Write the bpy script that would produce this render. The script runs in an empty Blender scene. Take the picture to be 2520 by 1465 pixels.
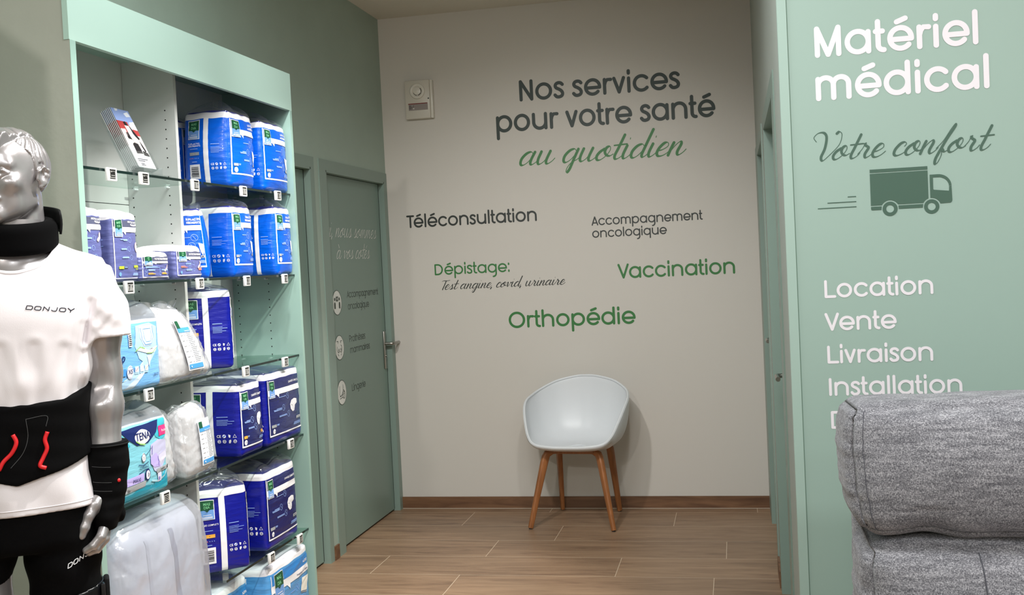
import bpy, bmesh, math, random
import numpy as np
from mathutils import Vector, Matrix, Euler, noise as mnoise
from mathutils.bvhtree import BVHTree

PI = math.pi
random.seed(7)
scene = bpy.context.scene
COL = scene.collection

# ------------------------------------------------------------------ camera, world, lights, exposure
cam_d = bpy.data.cameras.new('camera')
cam = bpy.data.objects.new('camera', cam_d)
COL.objects.link(cam)
cam_d.sensor_fit = 'HORIZONTAL'
cam_d.sensor_width = 36.0
cam_d.lens = 2611.35 / 2520 * 36.0
cam_d.clip_start = 0.05
_y, _p, _r = (math.radians(v) for v in (11.8825, 1.7725, -2.78518))
_f = Vector((-math.sin(_y), math.cos(_y), 0)); _rt = Vector((math.cos(_y), math.sin(_y), 0)); _u = Vector((0, 0, 1))
_f2 = math.cos(_p) * _f - math.sin(_p) * _u
_u2 = math.cos(_p) * _u + math.sin(_p) * _f
_r3 = math.cos(_r) * _rt + math.sin(_r) * _u2
_u3 = math.cos(_r) * _u2 - math.sin(_r) * _rt
cam.matrix_world = Matrix(((_r3.x, _u3.x, -_f2.x, 0), (_r3.y, _u3.y, -_f2.y, 0), (_r3.z, _u3.z, -_f2.z, 1.45), (0, 0, 0, 1)))
scene.camera = cam

scene.view_settings.view_transform = 'Standard'
scene.view_settings.look = 'None'
scene.view_settings.gamma = 1.0
scene.view_settings.use_curve_mapping = False
scene.view_settings.exposure = 0.14

world = bpy.data.worlds.new('world')
scene.world = world
world.use_nodes = True
world.node_tree.nodes['Background'].inputs[0].default_value = (0.9, 0.95, 1.0, 1)
world.node_tree.nodes['Background'].inputs[1].default_value = 0.15

def area_light(name, loc, size, power, color=(1, 0.97, 0.93), sizey=None, rot=(0, 0, 0), spread=None):
    d = bpy.data.lights.new(name, 'AREA')
    d.energy = power
    d.color = color
    if sizey:
        d.shape = 'RECTANGLE'; d.size = size; d.size_y = sizey
    else:
        d.shape = 'SQUARE'; d.size = size
    if spread: d.spread = spread
    o = bpy.data.objects.new(name, d)
    o.location = loc; o.rotation_euler = rot
    COL.objects.link(o)
    return o

def spot_light(name, loc, target, power, angle=60, blend=0.5, radius=0.05, color=(1, 0.96, 0.9)):
    d = bpy.data.lights.new(name, 'SPOT')
    d.energy = power; d.color = color
    d.spot_size = math.radians(angle); d.spot_blend = blend; d.shadow_soft_size = radius
    o = bpy.data.objects.new(name, d)
    o.location = loc
    o.rotation_euler = (Vector(target) - Vector(loc)).to_track_quat('-Z', 'Y').to_euler()
    COL.objects.link(o)
    return o

COOL = (0.97, 1.0, 1.0)
# recessed LED panels of the shop ceiling
for (lx, ly, pw) in ((-0.3, 1.9, 22), (1.1, 1.5, 16), (2.5, 1.5, 12), (-0.3, 0.1, 16), (1.1, 0.1, 18), (2.5, 0.1, 14), (-0.3, -1.7, 14), (1.1, -1.7, 14)):
    area_light('ceiling_panel_light', (lx, ly, 2.945), 0.58, pw, COOL)
# track spots aimed at the shelving and the figure
for ly in (2.55, 3.25, 3.95):
    spot_light('shelf_spot_light', (-0.55, ly, 2.92), (-1.78, ly, 0.35), 125, 62, 0.35, 0.04)
area_light('ceiling_panel_light', (-0.9, 2.8, 2.945), 0.5, 20, COOL)
spot_light('figure_spot_light', (-1.3, -1.0, 2.9), (-1.74, 2.4, 2.05), 105, 44, 0.6, 0.05)
# downlight of the corridor
spot_light('corridor_spot_light', (-1.3, 3.0, 2.92), (-0.9, 6.1, 0.3), 116, 76, 0.9, 0.06, (1, 0.98, 0.965))
spot_light('corridor_spot_light', (-0.25, 3.0, 2.92), (-1.0, 6.1, 0.35), 50, 72, 0.9, 0.06, (1, 0.98, 0.965))

# ------------------------------------------------------------------ helpers
def lin(c):
    return tuple(((v / 255) / 12.92 if v / 255 <= 0.04045 else (((v / 255) + 0.055) / 1.055) ** 2.4) for v in c)

_mats = {}
def mat(name, rgb, rough=0.5, metal=0.0, coat=0.0, bump=0.0, bscale=60.0, vary=0.0, vscale=3.0, spec=0.5, bstretch=None, sheen=0.0, bdist=0.01):
    if name in _mats: return _mats[name]
    m = bpy.data.materials.new(name); m.use_nodes = True
    nt = m.node_tree; b = nt.nodes['Principled BSDF']
    c = lin(rgb)
    b.inputs['Base Color'].default_value = (*c, 1)
    b.inputs['Roughness'].default_value = rough
    b.inputs['Metallic'].default_value = metal
    b.inputs['Specular IOR Level'].default_value = spec
    b.inputs['Coat Weight'].default_value = coat
    b.inputs['Coat Roughness'].default_value = 0.06
    if sheen: b.inputs['Sheen Weight'].default_value = sheen
    tc = nt.nodes.new('ShaderNodeTexCoord')
    mp = nt.nodes.new('ShaderNodeMapping')
    if bstretch: mp.inputs['Scale'].default_value = bstretch
    nt.links.new(tc.outputs['Object'], mp.inputs[0])
    if vary:
        n = nt.nodes.new('ShaderNodeTexNoise'); n.inputs['Scale'].default_value = vscale; n.inputs['Detail'].default_value = 4
        nt.links.new(mp.outputs[0], n.inputs['Vector'])
        mr = nt.nodes.new('ShaderNodeMapRange'); mr.inputs['To Min'].default_value = 1 - vary; mr.inputs['To Max'].default_value = 1 + vary
        mr.inputs['From Min'].default_value = 0.3; mr.inputs['From Max'].default_value = 0.7
        nt.links.new(n.outputs['Fac'], mr.inputs[0])
        vm = nt.nodes.new('ShaderNodeVectorMath'); vm.operation = 'SCALE'; vm.inputs[0].default_value = c
        nt.links.new(mr.outputs[0], vm.inputs['Scale'])
        nt.links.new(vm.outputs[0], b.inputs['Base Color'])
    if bump:
        n2 = nt.nodes.new('ShaderNodeTexNoise'); n2.inputs['Scale'].default_value = bscale; n2.inputs['Detail'].default_value = 3
        nt.links.new(mp.outputs[0], n2.inputs['Vector'])
        bp = nt.nodes.new('ShaderNodeBump'); bp.inputs['Strength'].default_value = bump; bp.inputs['Distance'].default_value = bdist
        nt.links.new(n2.outputs['Fac'], bp.inputs['Height'])
        nt.links.new(bp.outputs[0], b.inputs['Normal'])
    _mats[name] = m
    return m

def film_mat(name, tint, opac=0.12, rough=0.12, bump=0.6, bscale=25, gloss=1.0, base=0.05, white=(0.94, 0.95, 0.97)):
    """thin clear plastic: mostly transparent with a glossy crinkled skin"""
    if name in _mats: return _mats[name]
    m = bpy.data.materials.new(name); m.use_nodes = True
    nt = m.node_tree
    for n in list(nt.nodes): nt.nodes.remove(n)
    out = nt.nodes.new('ShaderNodeOutputMaterial')
    tr = nt.nodes.new('ShaderNodeBsdfTransparent'); tr.inputs[0].default_value = (*lin(tint), 1)
    gl = nt.nodes.new('ShaderNodeBsdfGlossy'); gl.inputs['Roughness'].default_value = rough; gl.inputs[0].default_value = (gloss, gloss, gloss, 1)
    df = nt.nodes.new('ShaderNodeBsdfTranslucent'); df.inputs[0].default_value = (*white, 1)
    df2 = nt.nodes.new('ShaderNodeBsdfDiffuse'); df2.inputs[0].default_value = (*white, 1)
    mixd = nt.nodes.new('ShaderNodeMixShader'); mixd.inputs[0].default_value = 0.5
    nt.links.new(df.outputs[0], mixd.inputs[1]); nt.links.new(df2.outputs[0], mixd.inputs[2])
    m1 = nt.nodes.new('ShaderNodeMixShader'); m1.inputs[0].default_value = opac
    nt.links.new(tr.outputs[0], m1.inputs[1]); nt.links.new(mixd.outputs[0], m1.inputs[2])
    fr = nt.nodes.new('ShaderNodeLayerWeight'); fr.inputs['Blend'].default_value = 0.5
    pw = nt.nodes.new('ShaderNodeMath'); pw.operation = 'POWER'; pw.inputs[1].default_value = 4.0; nt.links.new(fr.outputs['Facing'], pw.inputs[0])
    ma = nt.nodes.new('ShaderNodeMath'); ma.operation = 'MULTIPLY_ADD'; ma.inputs[1].default_value = 0.55; ma.inputs[2].default_value = base; nt.links.new(pw.outputs[0], ma.inputs[0])
    m2 = nt.nodes.new('ShaderNodeMixShader')
    nt.links.new(ma.outputs[0], m2.inputs[0]); nt.links.new(m1.outputs[0], m2.inputs[1]); nt.links.new(gl.outputs[0], m2.inputs[2])
    if bump:
        tc = nt.nodes.new('ShaderNodeTexCoord')
        n2 = nt.nodes.new('ShaderNodeTexNoise'); n2.inputs['Scale'].default_value = bscale * 0.5; n2.inputs['Detail'].default_value = 3
        n2.noise_type = 'RIDGED_MULTIFRACTAL'
        nt.links.new(tc.outputs['Object'], n2.inputs['Vector'])
        bp = nt.nodes.new('ShaderNodeBump'); bp.inputs['Strength'].default_value = bump; bp.inputs['Distance'].default_value = 0.016
        nt.links.new(n2.outputs['Fac'], bp.inputs['Height'])
        for n in (gl, fr, df, df2): nt.links.new(bp.outputs[0], n.inputs['Normal'])
    nt.links.new(m2.outputs[0], out.inputs[0])
    _mats[name] = m
    return m

def tag(o, label=None, cat=None, group=None, kind=None):
    if label: o['label'] = label
    if cat: o['category'] = cat
    if group: o['group'] = group
    if kind: o['kind'] = kind
    return o

def empty(name, loc=(0, 0, 0), rotz=0.0, label=None, cat=None, group=None, rot=None):
    o = bpy.data.objects.new(name, None)
    o.empty_display_size = 0.1
    o.location = loc
    o.rotation_euler = rot if rot else (0, 0, rotz)
    COL.objects.link(o)
    return tag(o, label, cat, group)

class MB:
    """collects polygons with material slots"""
    def __init__(s):
        s.v = []; s.f = []; s.m = []; s.mats = []
    def mi(s, m):
        if m not in s.mats: s.mats.append(m)
        return s.mats.index(m)
    def add(s, verts, faces, m):
        k = len(s.v); i = s.mi(m)
        s.v.extend([tuple(map(float, p)) for p in verts])
        for f in faces:
            s.f.append(tuple(int(a) + k for a in f)); s.m.append(i)
    def box(s, lo, hi, m, bevel=0.0):
        if bevel > 0:
            bm = bmesh.new()
            bmesh.ops.create_cube(bm, size=1)
            for v in bm.verts:
                v.co = Vector([(lo[i] + hi[i]) / 2 + v.co[i] * (hi[i] - lo[i]) for i in range(3)])
            bmesh.ops.bevel(bm, geom=bm.edges[:], offset=bevel, segments=2, profile=0.5, affect='EDGES')
            s.bm(bm, m); return
        x0, y0, z0 = lo; x1, y1, z1 = hi
        V = [(x0, y0, z0), (x1, y0, z0), (x1, y1, z0), (x0, y1, z0), (x0, y0, z1), (x1, y0, z1), (x1, y1, z1), (x0, y1, z1)]
        s.add(V, [(0, 3, 2, 1), (4, 5, 6, 7), (0, 1, 5, 4), (1, 2, 6, 5), (2, 3, 7, 6), (3, 0, 4, 7)], m)
    def bm(s, bm, m, mtx=None):
        bm.verts.index_update()
        V = [(mtx @ v.co if mtx else v.co)[:] for v in bm.verts]
        s.add(V, [[v.index for v in f.verts] for f in bm.faces], m)
        bm.free()
    def cyl(s, a, b, r, m, n=20, r2=None, caps=True):
        a = Vector(a); b = Vector(b); r2 = r if r2 is None else r2
        d = (b - a).normalized(); t = Vector((0, 0, 1)) if abs(d.z) < 0.9 else Vector((1, 0, 0))
        u = d.cross(t).normalized(); w = d.cross(u)
        V = []; F = []
        for k in range(n):
            c, q = math.cos(2 * PI * k / n), math.sin(2 * PI * k / n)
            V.append(a + (u * c + w * q) * r); V.append(b + (u * c + w * q) * r2)
        for k in range(n):
            j = (k + 1) % n
            F.append((2 * k, 2 * k + 1, 2 * j + 1, 2 * j))
        if caps:
            F.append([2 * k for k in range(n)]); F.append([2 * k + 1 for k in range(n)][::-1])
        s.add(V, F, m)
    def tube(s, pts, r, m, n=10, radii=None, closed=False, flat=None):
        P = [Vector(p) for p in pts]; N = len(P)
        V = []; F = []; prev = None
        for i, p in enumerate(P):
            if closed: d = (P[(i + 1) % N] - P[i - 1]).normalized()
            else: d = (P[min(i + 1, N - 1)] - P[max(i - 1, 0)]).normalized()
            if prev is None:
                t = Vector((0, 0, 1)) if abs(d.z) < 0.9 else Vector((1, 0, 0))
                u = d.cross(t).normalized()
            else:
                u = (prev - d * prev.dot(d)).normalized()
            prev = u; w = d.cross(u)
            rr = radii[i] if radii else r
            for k in range(n):
                a = 2 * PI * k / n
                V.append(p + u * math.cos(a) * rr + w * math.sin(a) * rr * (flat or 1))
        R = N if closed else N - 1
        for i in range(R):
            for k in range(n):
                j = (k + 1) % n; i2 = (i + 1) % N
                F.append((i * n + k, i * n + j, i2 * n + j, i2 * n + k))
        if not closed:
            F.append([k for k in range(n)][::-1]); F.append([(N - 1) * n + k for k in range(n)])
        s.add(V, F, m)
    def grid(s, fn, nu, nv, m, closed_u=False):
        """fn(u, v) in [0,1]^2 -> point"""
        cu = nu if closed_u else nu + 1
        V = [fn(i / nu, j / nv) for j in range(nv + 1) for i in range(cu)]
        F = []
        for j in range(nv):
            for i in range(nu):
                a = j * cu + i; b = j * cu + (i + 1) % cu
                F.append((a, b, b + cu, a + cu))
        s.add(V, F, m)
    def build(s, name, parent=None, smooth=None, world=False, weld=0.0):
        me = bpy.data.meshes.new(name)
        V = s.v
        if world and parent is not None:
            inv = (Matrix.Translation(parent.location) @ parent.rotation_euler.to_matrix().to_4x4()).inverted()
            V = [(inv @ Vector(p))[:] for p in V]
        me.from_pydata(V, [], s.f)
        for m in s.mats: me.materials.append(m)
        me.polygons.foreach_set('material_index', s.m)
        if weld > 0:
            b = bmesh.new(); b.from_mesh(me)
            bmesh.ops.remove_doubles(b, verts=b.verts[:], dist=weld)
            b.to_mesh(me); b.free()
        me.update()
        if smooth is not None:
            me.polygons.foreach_set('use_smooth', [True] * len(me.polygons))
            if smooth < 180: me.set_sharp_from_angle(angle=math.radians(smooth))
        o = bpy.data.objects.new(name, me)
        COL.objects.link(o)
        if parent is not None: o.parent = parent
        return o

def box_obj(name, lo, hi, m, parent=None, bevel=0.0, world=True, kind=None):
    b = MB(); b.box(lo, hi, m, bevel)
    o = b.build(name, parent, 40 if bevel else None, world)
    if kind: o['kind'] = kind
    return o

def copy_tree(o, parent=None):
    c = o.copy(); COL.objects.link(c)
    if parent is not None: c.parent = parent
    for ch in list(o.children): copy_tree(ch, c)
    return c

# ------------------------------------------------------------------ lettering: strokes with round ends
def arc(cx, cy, rx, a0, a1, ry=None, n=None):
    ry = rx if ry is None else ry
    n = n or max(4, int(abs(a1 - a0) / 9))
    return [(cx + rx * math.cos(math.radians(a0 + (a1 - a0) * k / n)), cy + ry * math.sin(math.radians(a0 + (a1 - a0) * k / n))) for k in range(n + 1)]

def catmull(P, n=7):
    out = []
    Q = [(2 * P[0][0] - P[1][0], 2 * P[0][1] - P[1][1])] + list(P) + [(2 * P[-1][0] - P[-2][0], 2 * P[-1][1] - P[-2][1])]
    for i in range(1, len(Q) - 2):
        a, b, c, d = Q[i - 1], Q[i], Q[i + 1], Q[i + 2]
        for k in range(n):
            t = k / n
            out.append(tuple(0.5 * (2 * b[j] + (c[j] - a[j]) * t + (2 * a[j] - 5 * b[j] + 4 * c[j] - d[j]) * t * t + (3 * b[j] - a[j] - 3 * c[j] + d[j]) * t ** 3) for j in (0, 1)))
    out.append(tuple(P[-1]))
    return out

CAP = 1.235; ASC = 1.35; DSC = -0.42
def round_glyph(ch, w):
    """strokes and width of a geometric rounded letter, x-height 1"""
    h = w / 2; r = 0.5 - h
    circ = arc(0.5, 0.5, r, 0, 360, n=36)
    def n_arch(x0, W):
        rx = (W - w) / 2; top = 1 - h
        return [(x0 + h, top - rx * 0.95)] + arc(x0 + h + rx, top - rx * 0.95, rx, 180, 0, rx * 0.95)[1:] + [(x0 + W - h, h)]
    acute = [(0.37, 1.13), (0.69, 1.25)]; grave = [(0.33, 1.25), (0.63, 1.13)]
    if ch == 'o': return [circ], 1.0
    if ch == 'a': return [circ, [(1 - h, h), (1 - h, 0.96 - h)]], 1.0
    if ch == 'c': return [arc(0.5, 0.5, r, 42, 318)], 0.93
    if ch == 'd': return [circ, [(1 - h, h), (1 - h, ASC - h)]], 1.0
    if ch == 'b': return [circ, [(h, h), (h, ASC - h)]], 1.0
    if ch == 'q': return [circ, [(1 - h, 0.96 - h), (1 - h, DSC + h)]], 1.0
    if ch == 'p': return [circ, [(h, 0.96 - h), (h, DSC + h)]], 1.0
    if ch == 'g': return [circ, [(1 - h, 0.96 - h), (1 - h, -0.08)] + arc(1 - h - 0.33, -0.08, 0.33, 0, -88, 0.33)[1:]], 1.0
    if ch in 'eéèê':
        e = [[(h + 0.02, 0.46), (1 - h, 0.46)], [(1 - h, 0.46)] + arc(0.5, 0.5, r, 4, 318)]
        if ch == 'é': e.append(acute)
        if ch == 'è': e.append(grave)
        return e, 0.99
    if ch == 'i': return [[(h, h), (h, 0.93 - h)], [(h, 1.02 + h), (h, 1.34 - h)]], w
    if ch == 'l': return [[(h, h), (h, ASC - h)]], w
    if ch == 't': return [[(0.19, 1.31 - h), (0.19, 0.3)] + arc(0.19 + 0.2, 0.3, 0.2, 180, 265, 0.3 - h)[1:] + [(0.5 - h, h)], [(h, 0.83), (0.46 - h, 0.83)]], 0.5
    if ch == 'r': return [[(h, h), (h, 0.96 - h)], [(h, 0.55), (h + 0.05, 0.72), (h + 0.16, 0.85), (0.55 - h, 0.94 - h)]], 0.55
    if ch == 'n': return [[(h, h), (h, 0.96 - h)], n_arch(0, 0.93)], 0.93
    if ch == 'm': 
        W = 0.78
        return [[(h, h), (h, 0.96 - h)], n_arch(0, W), n_arch(W - w, W)], 2 * W - w
    if ch == 'h': return [[(h, h), (h, ASC - h)], n_arch(0, 0.93)], 0.93
    if ch == 'u':
        a = [(0.93 - x, 1 - y) for x, y in n_arch(0, 0.93)]
        return [a, [(0.93 - h, h), (0.93 - h, 1 - h)]], 0.93
    if ch == 's':
        P = [(0.5, .79), (.42, .87), (.29, .9), (.15, .85), (.09, .73), (.15, .61), (.3, .53), (.43, .44), (.5, .3), (.45, .16), (.3, .1), (.16, .12), (.06, .22)]
        k = (0.1 - h)
        return [catmull([(x + (k if x > .3 else -k) * 0.5, y + (k if y > .5 else -k)) for x, y in P], 4)], 0.57
    if ch == 'v': return [[(h, 0.98 - h), (0.37, h)], [(0.37, h), (0.74 - h, 0.98 - h)]], 0.74
    C = CAP
    if ch == 'N': return [[(h, h), (h, C - h)], [(h, C - h), (.82 - h, h)], [(.82 - h, h), (.82 - h, C - h)]], .82
    if ch == 'M': return [[(h, h), (h, C - h)], [(h, C - h), (.51, h)], [(.51, h), (1.02 - h, C - h)], [(1.02 - h, C - h), (1.02 - h, h)]], 1.02
    if ch == 'A': return [[(h, h), (.47, C - h)], [(.47, C - h), (.94 - h, h)], [(.2, .36), (.74, .36)]], .94
    if ch == 'D': return [[(h, h), (h, C - h)], [(h, C - h), (.36, C - h)] + arc(.36, C / 2, .58 - h, 90, -90, C / 2 - h)[1:] + [(h, h)]], .96
    if ch == 'I': return [[(h, h), (h, C - h)]], w
    if ch == 'L': return [[(h, C - h), (h, h)], [(h, h), (.76 - h, h)]], .76
    if ch == 'O': return [arc(.62, C / 2, .62 - h, 0, 360, C / 2 + .01 - h, 40)], 1.24
    if ch == 'T': return [[(h, C - h), (.8 - h, C - h)], [(.4, C - h), (.4, h)]], .8
    if ch == 'V': return [[(h, C - h), (.47, h)], [(.47, h), (.94 - h, C - h)]], .94
    if ch == 'P': return [[(h, h), (h, C - h)], [(h, C - h), (.42, C - h)] + arc(.42, .86, .37 - h, 90, -90, C - .86 - h)[1:] + [(h, .86 - (C - .86 - h))]], .8
    if ch == ':': return [[(h, h + .0), (h, .28 - h)], [(h, .75 + h), (h, 1.03 - h)]], w
    if ch == ',': return [[(h, h), (h - .06, -.12)]], w
    return [], 0.4
SIDE = {'t': (0.0, -0.02), 'r': (0.075, -0.02), 'c': (0.05, 0.02), 's': (0.05, 0.05), 'v': (0.02, 0.02), 'V': (0, -0.06), 'T': (0, -0.12), 'L': (.08, -.02), 'A': (0, -.02), 'e': (.05, .03), 'é': (.05, .03)}
def sides(ch):
    if ch in SIDE: return SIDE[ch]
    if ch in 'oO': return (.05, .05)
    if ch in 'adgq': return (.05, .075)
    if ch in 'pb': return (.075, .05)
    return (.08, .08)

SC = {  # cursive strokes (upright; sheared later), x-height 1
 'a': ([[(.62, .8), (.46, .98), (.22, .86), (.05, .5), (.08, .13), (.24, .02), (.45, .2), (.6, .55), (.68, .93)], [(.68, .95), (.61, .45), (.63, .12), (.75, .03), (.92, .18), (1.02, .38)]], .98),
 'u': ([[(.06, .95), (.02, .4), (.08, .09), (.22, .03), (.42, .28), (.56, .93)], [(.56, .95), (.5, .35), (.55, .07), (.68, .03), (.85, .2), (.95, .4)]], .92),
 'q': ([[(.62, .8), (.46, .98), (.22, .86), (.05, .5), (.08, .13), (.24, .02), (.45, .2), (.6, .55), (.68, .93)], [(.68, .95), (.62, .2), (.58, -.45), (.5, -.72), (.42, -.66), (.42, -.35), (.55, -.02), (.8, .18), (.95, .4)]], .92),
 'o': ([[(.3, .82), (.1, .6), (.01, .3), (.1, .05), (.3, .05), (.54, .35), (.64, .72), (.56, .98), (.4, .9), (.38, .6), (.52, .36), (.72, .28), (.88, .4)]], .84),
 't': ([[(.32, 1.75), (.22, .8), (.16, .3), (.22, .05), (.36, .03), (.52, .18), (.62, .4)], [(-.06, 1.02), (.62, 1.07)]], .56),
 'i': ([[(.1, .95), (.04, .35), (.1, .06), (.22, .03), (.38, .2), (.46, .4)], [(.14, 1.4), (.13, 1.5)]], .44),
 'd': ([[(.62, .8), (.46, .98), (.22, .86), (.05, .5), (.08, .13), (.24, .02), (.45, .2), (.62, .6), (.7, 1.1)], [(.78, 2.0), (.66, .7), (.63, .2), (.72, .03), (.88, .15), (.98, .4)]], .94),
 'e': ([[(.05, .4), (.3, .48), (.52, .7), (.46, .95), (.28, .95), (.1, .65), (.04, .3), (.14, .05), (.34, .02), (.55, .16), (.72, .4)]], .68),
 'n': ([[(.1, .93), (.05, .5), (.02, .03)], [(.04, .2), (.22, .7), (.42, .97), (.52, .8), (.45, .3), (.5, .06), (.62, .03), (.78, .2), (.88, .4)]], .84),
 'm': ([[(.1, .93), (.05, .5), (.02, .03)], [(.04, .2), (.22, .75), (.38, .96), (.46, .8), (.41, .3), (.38, .03)], [(.4, .2), (.58, .75), (.76, .96), (.84, .8), (.78, .3), (.84, .06), (.95, .03), (1.1, .2), (1.2, .4)]], 1.16),
 'r': ([[(-.04, .3), (.12, .7), (.17, 1.1), (.2, .95), (.34, .84), (.44, .72), (.36, .3), (.42, .05), (.54, .03), (.7, .2), (.78, .4)]], .74),
 'c': ([[(.5, .66), (.56, .84), (.44, .98), (.24, .88), (.06, .5), (.06, .15), (.22, .01), (.44, .08), (.62, .25), (.7, .4)]], .66),
 's': ([[(.0, .3), (.2, .7), (.3, 1.03), (.33, .75), (.42, .4), (.36, .1), (.2, .0), (.06, .1)], [(.36, .1), (.55, .12), (.68, .38)]], .62),
 'f': ([[(-.05, .35), (.2, .9), (.38, 1.7), (.5, 2.05), (.54, 1.85), (.36, 1.1), (.22, .3), (.12, -.4), (.18, -.78), (.3, -.7), (.36, -.2), (.28, .28), (.44, .08), (.6, .18), (.68, .36)]], .62),
 'v': ([[(-.02, .75), (.1, .95), (.15, .5), (.2, .05), (.42, .4), (.52, .95), (.58, .75), (.78, .8)]], .72),
 'g': ([[(.62, .8), (.46, .98), (.22, .86), (.05, .5), (.08, .13), (.24, .02), (.45, .2), (.6, .55), (.68, .93)], [(.68, .95), (.6, .1), (.5, -.55), (.32, -.8), (.2, -.62), (.4, -.2), (.75, .1), (.95, .4)]], .9),
 'l': ([[(0, .35), (.3, 1.3), (.36, 1.9), (.26, 1.9), (.14, 1.0), (.14, .2), (.26, .03), (.45, .2), (.52, .4)]], .48),
 'V': ([[(-.38, 1.42), (-.6, 1.75), (-.44, 2.06), (-.12, 2.06), (.12, 1.7), (.24, .9), (.2, .25), (.36, -.02), (.6, .3), (.98, 1.1), (.94, 1.83), (.74, 2.08), (.62, 1.95)]], .86),
 'T': ([[(-.3, 1.6), (-.1, 1.76), (.4, 1.72), (.86, 1.8)], [(.32, 1.72), (.26, .8), (.18, .0)]], .5),
 'I': ([[(-.35, 1.55), (-.2, 1.7), (.2, 1.72), (.5, 1.85)], [(.2, 1.72), (.16, .8), (.02, .02), (-.3, .06)]], .4),
 ',': ([[(.1, .05), (.02, -.25)]], .28),
 '.': ([[(.08, .04), (.09, .1)]], .25),
}
SC['à'] = (SC['a'][0] + [[(.12, 1.62), (.34, 1.25)]], SC['a'][1])
SC['é'] = (SC['e'][0] + [[(.2, 1.25), (.42, 1.6)]], SC['e'][1])

def layout(text, style, w, space=0.42):
    """list of strokes in x-height units, total width"""
    x = 0; out = []; last = None
    for i, ch in enumerate(text):
        if ch == ' ': x += space if style == 'round' else 0.5; continue
        if style == 'round':
            st, adv = round_glyph(ch, w); l, r = sides(ch)
            if i == 0: l = 0
            if i == len(text) - 1: r = 0
            for s_ in st: out.append([(px + x + l, py) for px, py in s_])
            x += l + adv + r
        else:
            st, adv = SC[ch]
            sh = 0.30
            for s_ in st:
                c = catmull(s_, 6) if len(s_) > 2 else list(s_)
                out.append([(px + x + sh * py, py) for px, py in c])
            x += adv
    xs = [p[0] for s_ in out for p in s_]
    return out, min(xs), max(xs)

def ribbons(mb, strokes, wfun, place, m, off0):
    """flat letter shapes; place(x, y, off) -> 3-D point"""
    for k, st in enumerate(strokes):
        off = off0 + k * 4e-5
        P = [Vector((a, b)) for a, b in st]
        Q = [P[0]]
        for p in P[1:]:
            if (p - Q[-1]).length > 1e-5: Q.append(p)
        P = Q; N = len(P)
        closed = N > 3 and (P[0] - P[-1]).length < 1e-3
        L = []; R = []; W = []
        for i in range(N):
            if closed and i in (0, N - 1): d = (P[1] - P[-2])
            else: d = P[min(i + 1, N - 1)] - P[max(i - 1, 0)]
            if d.length < 1e-9: d = Vector((1, 0))
            d.normalize(); wd = wfun(d) / 2; W.append(wd)
            nrm = Vector((-d.y, d.x))
            L.append(P[i] + nrm * wd); R.append(P[i] - nrm * wd)
        V = [place(p.x, p.y, off + i * 1e-6) for i, p in enumerate(L)] + [place(p.x, p.y, off + i * 1e-6) for i, p in enumerate(R)]
        mb.add(V, [(i, N + i, N + i + 1, i + 1) for i in range(N - 1)], m)
        if not closed:
            for i, sg in ((0, -1), (N - 1, 1)):
                d = (P[1] - P[0]) if i == 0 else (P[-1] - P[-2])
                a0 = math.atan2(d.y * sg, d.x * sg)
                c = P[i]
                V = [place(c.x + W[i] * math.cos(a0 + t), c.y + W[i] * math.sin(a0 + t), off + i * 1e-6) for t in [(-PI / 2 + PI * q / 8) for q in range(9)]]
                mb.add(V, [list(range(9))], m)

def write(mb, text, style, m, place2, x0, x1, y0, xh, w=0.2, off=0.0006, thin=0.06, thick=0.15):
    """text from x0 to x1 on baseline y0; place2(x, y, off)"""
    st, a, b = layout(text, style, w)
    if style == 'round': a -= 0; 
    if style == 'round':
        a = min(p[0] for s_ in st for p in s_) - w / 2; b = max(p[0] for s_ in st for p in s_) + w / 2
    kx = (x1 - x0) / (b - a); 
    S = [[((px - a) * kx, py * xh) for px, py in s_] for s_ in st]
    if style == 'round': wf = lambda d: w * xh
    else:
        def wf(d):
            t = max(0.0, min(1.0, (-d.y if abs(d.y) > 0 else 0) * 0.8 + 0.45))
            return xh * (thin + (thick - thin) * t * t * (3 - 2 * t))
        # draw down-strokes downwards
        S = [s_ if True else s_[::-1] for s_ in S]
    ribbons(mb, S, wf, lambda x, y, o: place2(x0 + x, y0 + y, o), m, off)
# ------------------------------------------------------------------ materials of the place
M_white = mat('white_wall_paint', (213, 208, 200), 0.65, bump=0.08, bscale=220, bdist=0.002)
M_ceil = mat('ceiling_paint', (226, 220, 208), 0.8)
M_wallg = mat('sage_wall_paint', (168, 186, 174), 0.55, bump=0.15, bscale=60, bdist=0.003, vary=0.03, vscale=5)
M_stub = mat('olive_wall_paint', (172, 173, 163), 0.5, bump=0.2, bscale=30, bdist=0.004, vary=0.03, vscale=6)
M_door = mat('sage_door_lacquer', (130, 152, 142), 0.42)
M_frame = mat('sage_frame_lacquer', (136, 156, 146), 0.4)
M_gap = mat('dark_gap', (22, 28, 25), 0.8)
M_panel = mat('pale_green_panel', (166, 191, 181), 0.45)
M_edge = mat('pale_green_edge', (174, 199, 189), 0.4)
M_rwall = mat('greige_wall_paint', (166, 173, 165), 0.6)
M_metal = mat('brushed_steel', (170, 168, 162), 0.3, metal=1.0)
M_grout = mat('skirting_joint', (205, 195, 178), 0.7)

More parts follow.
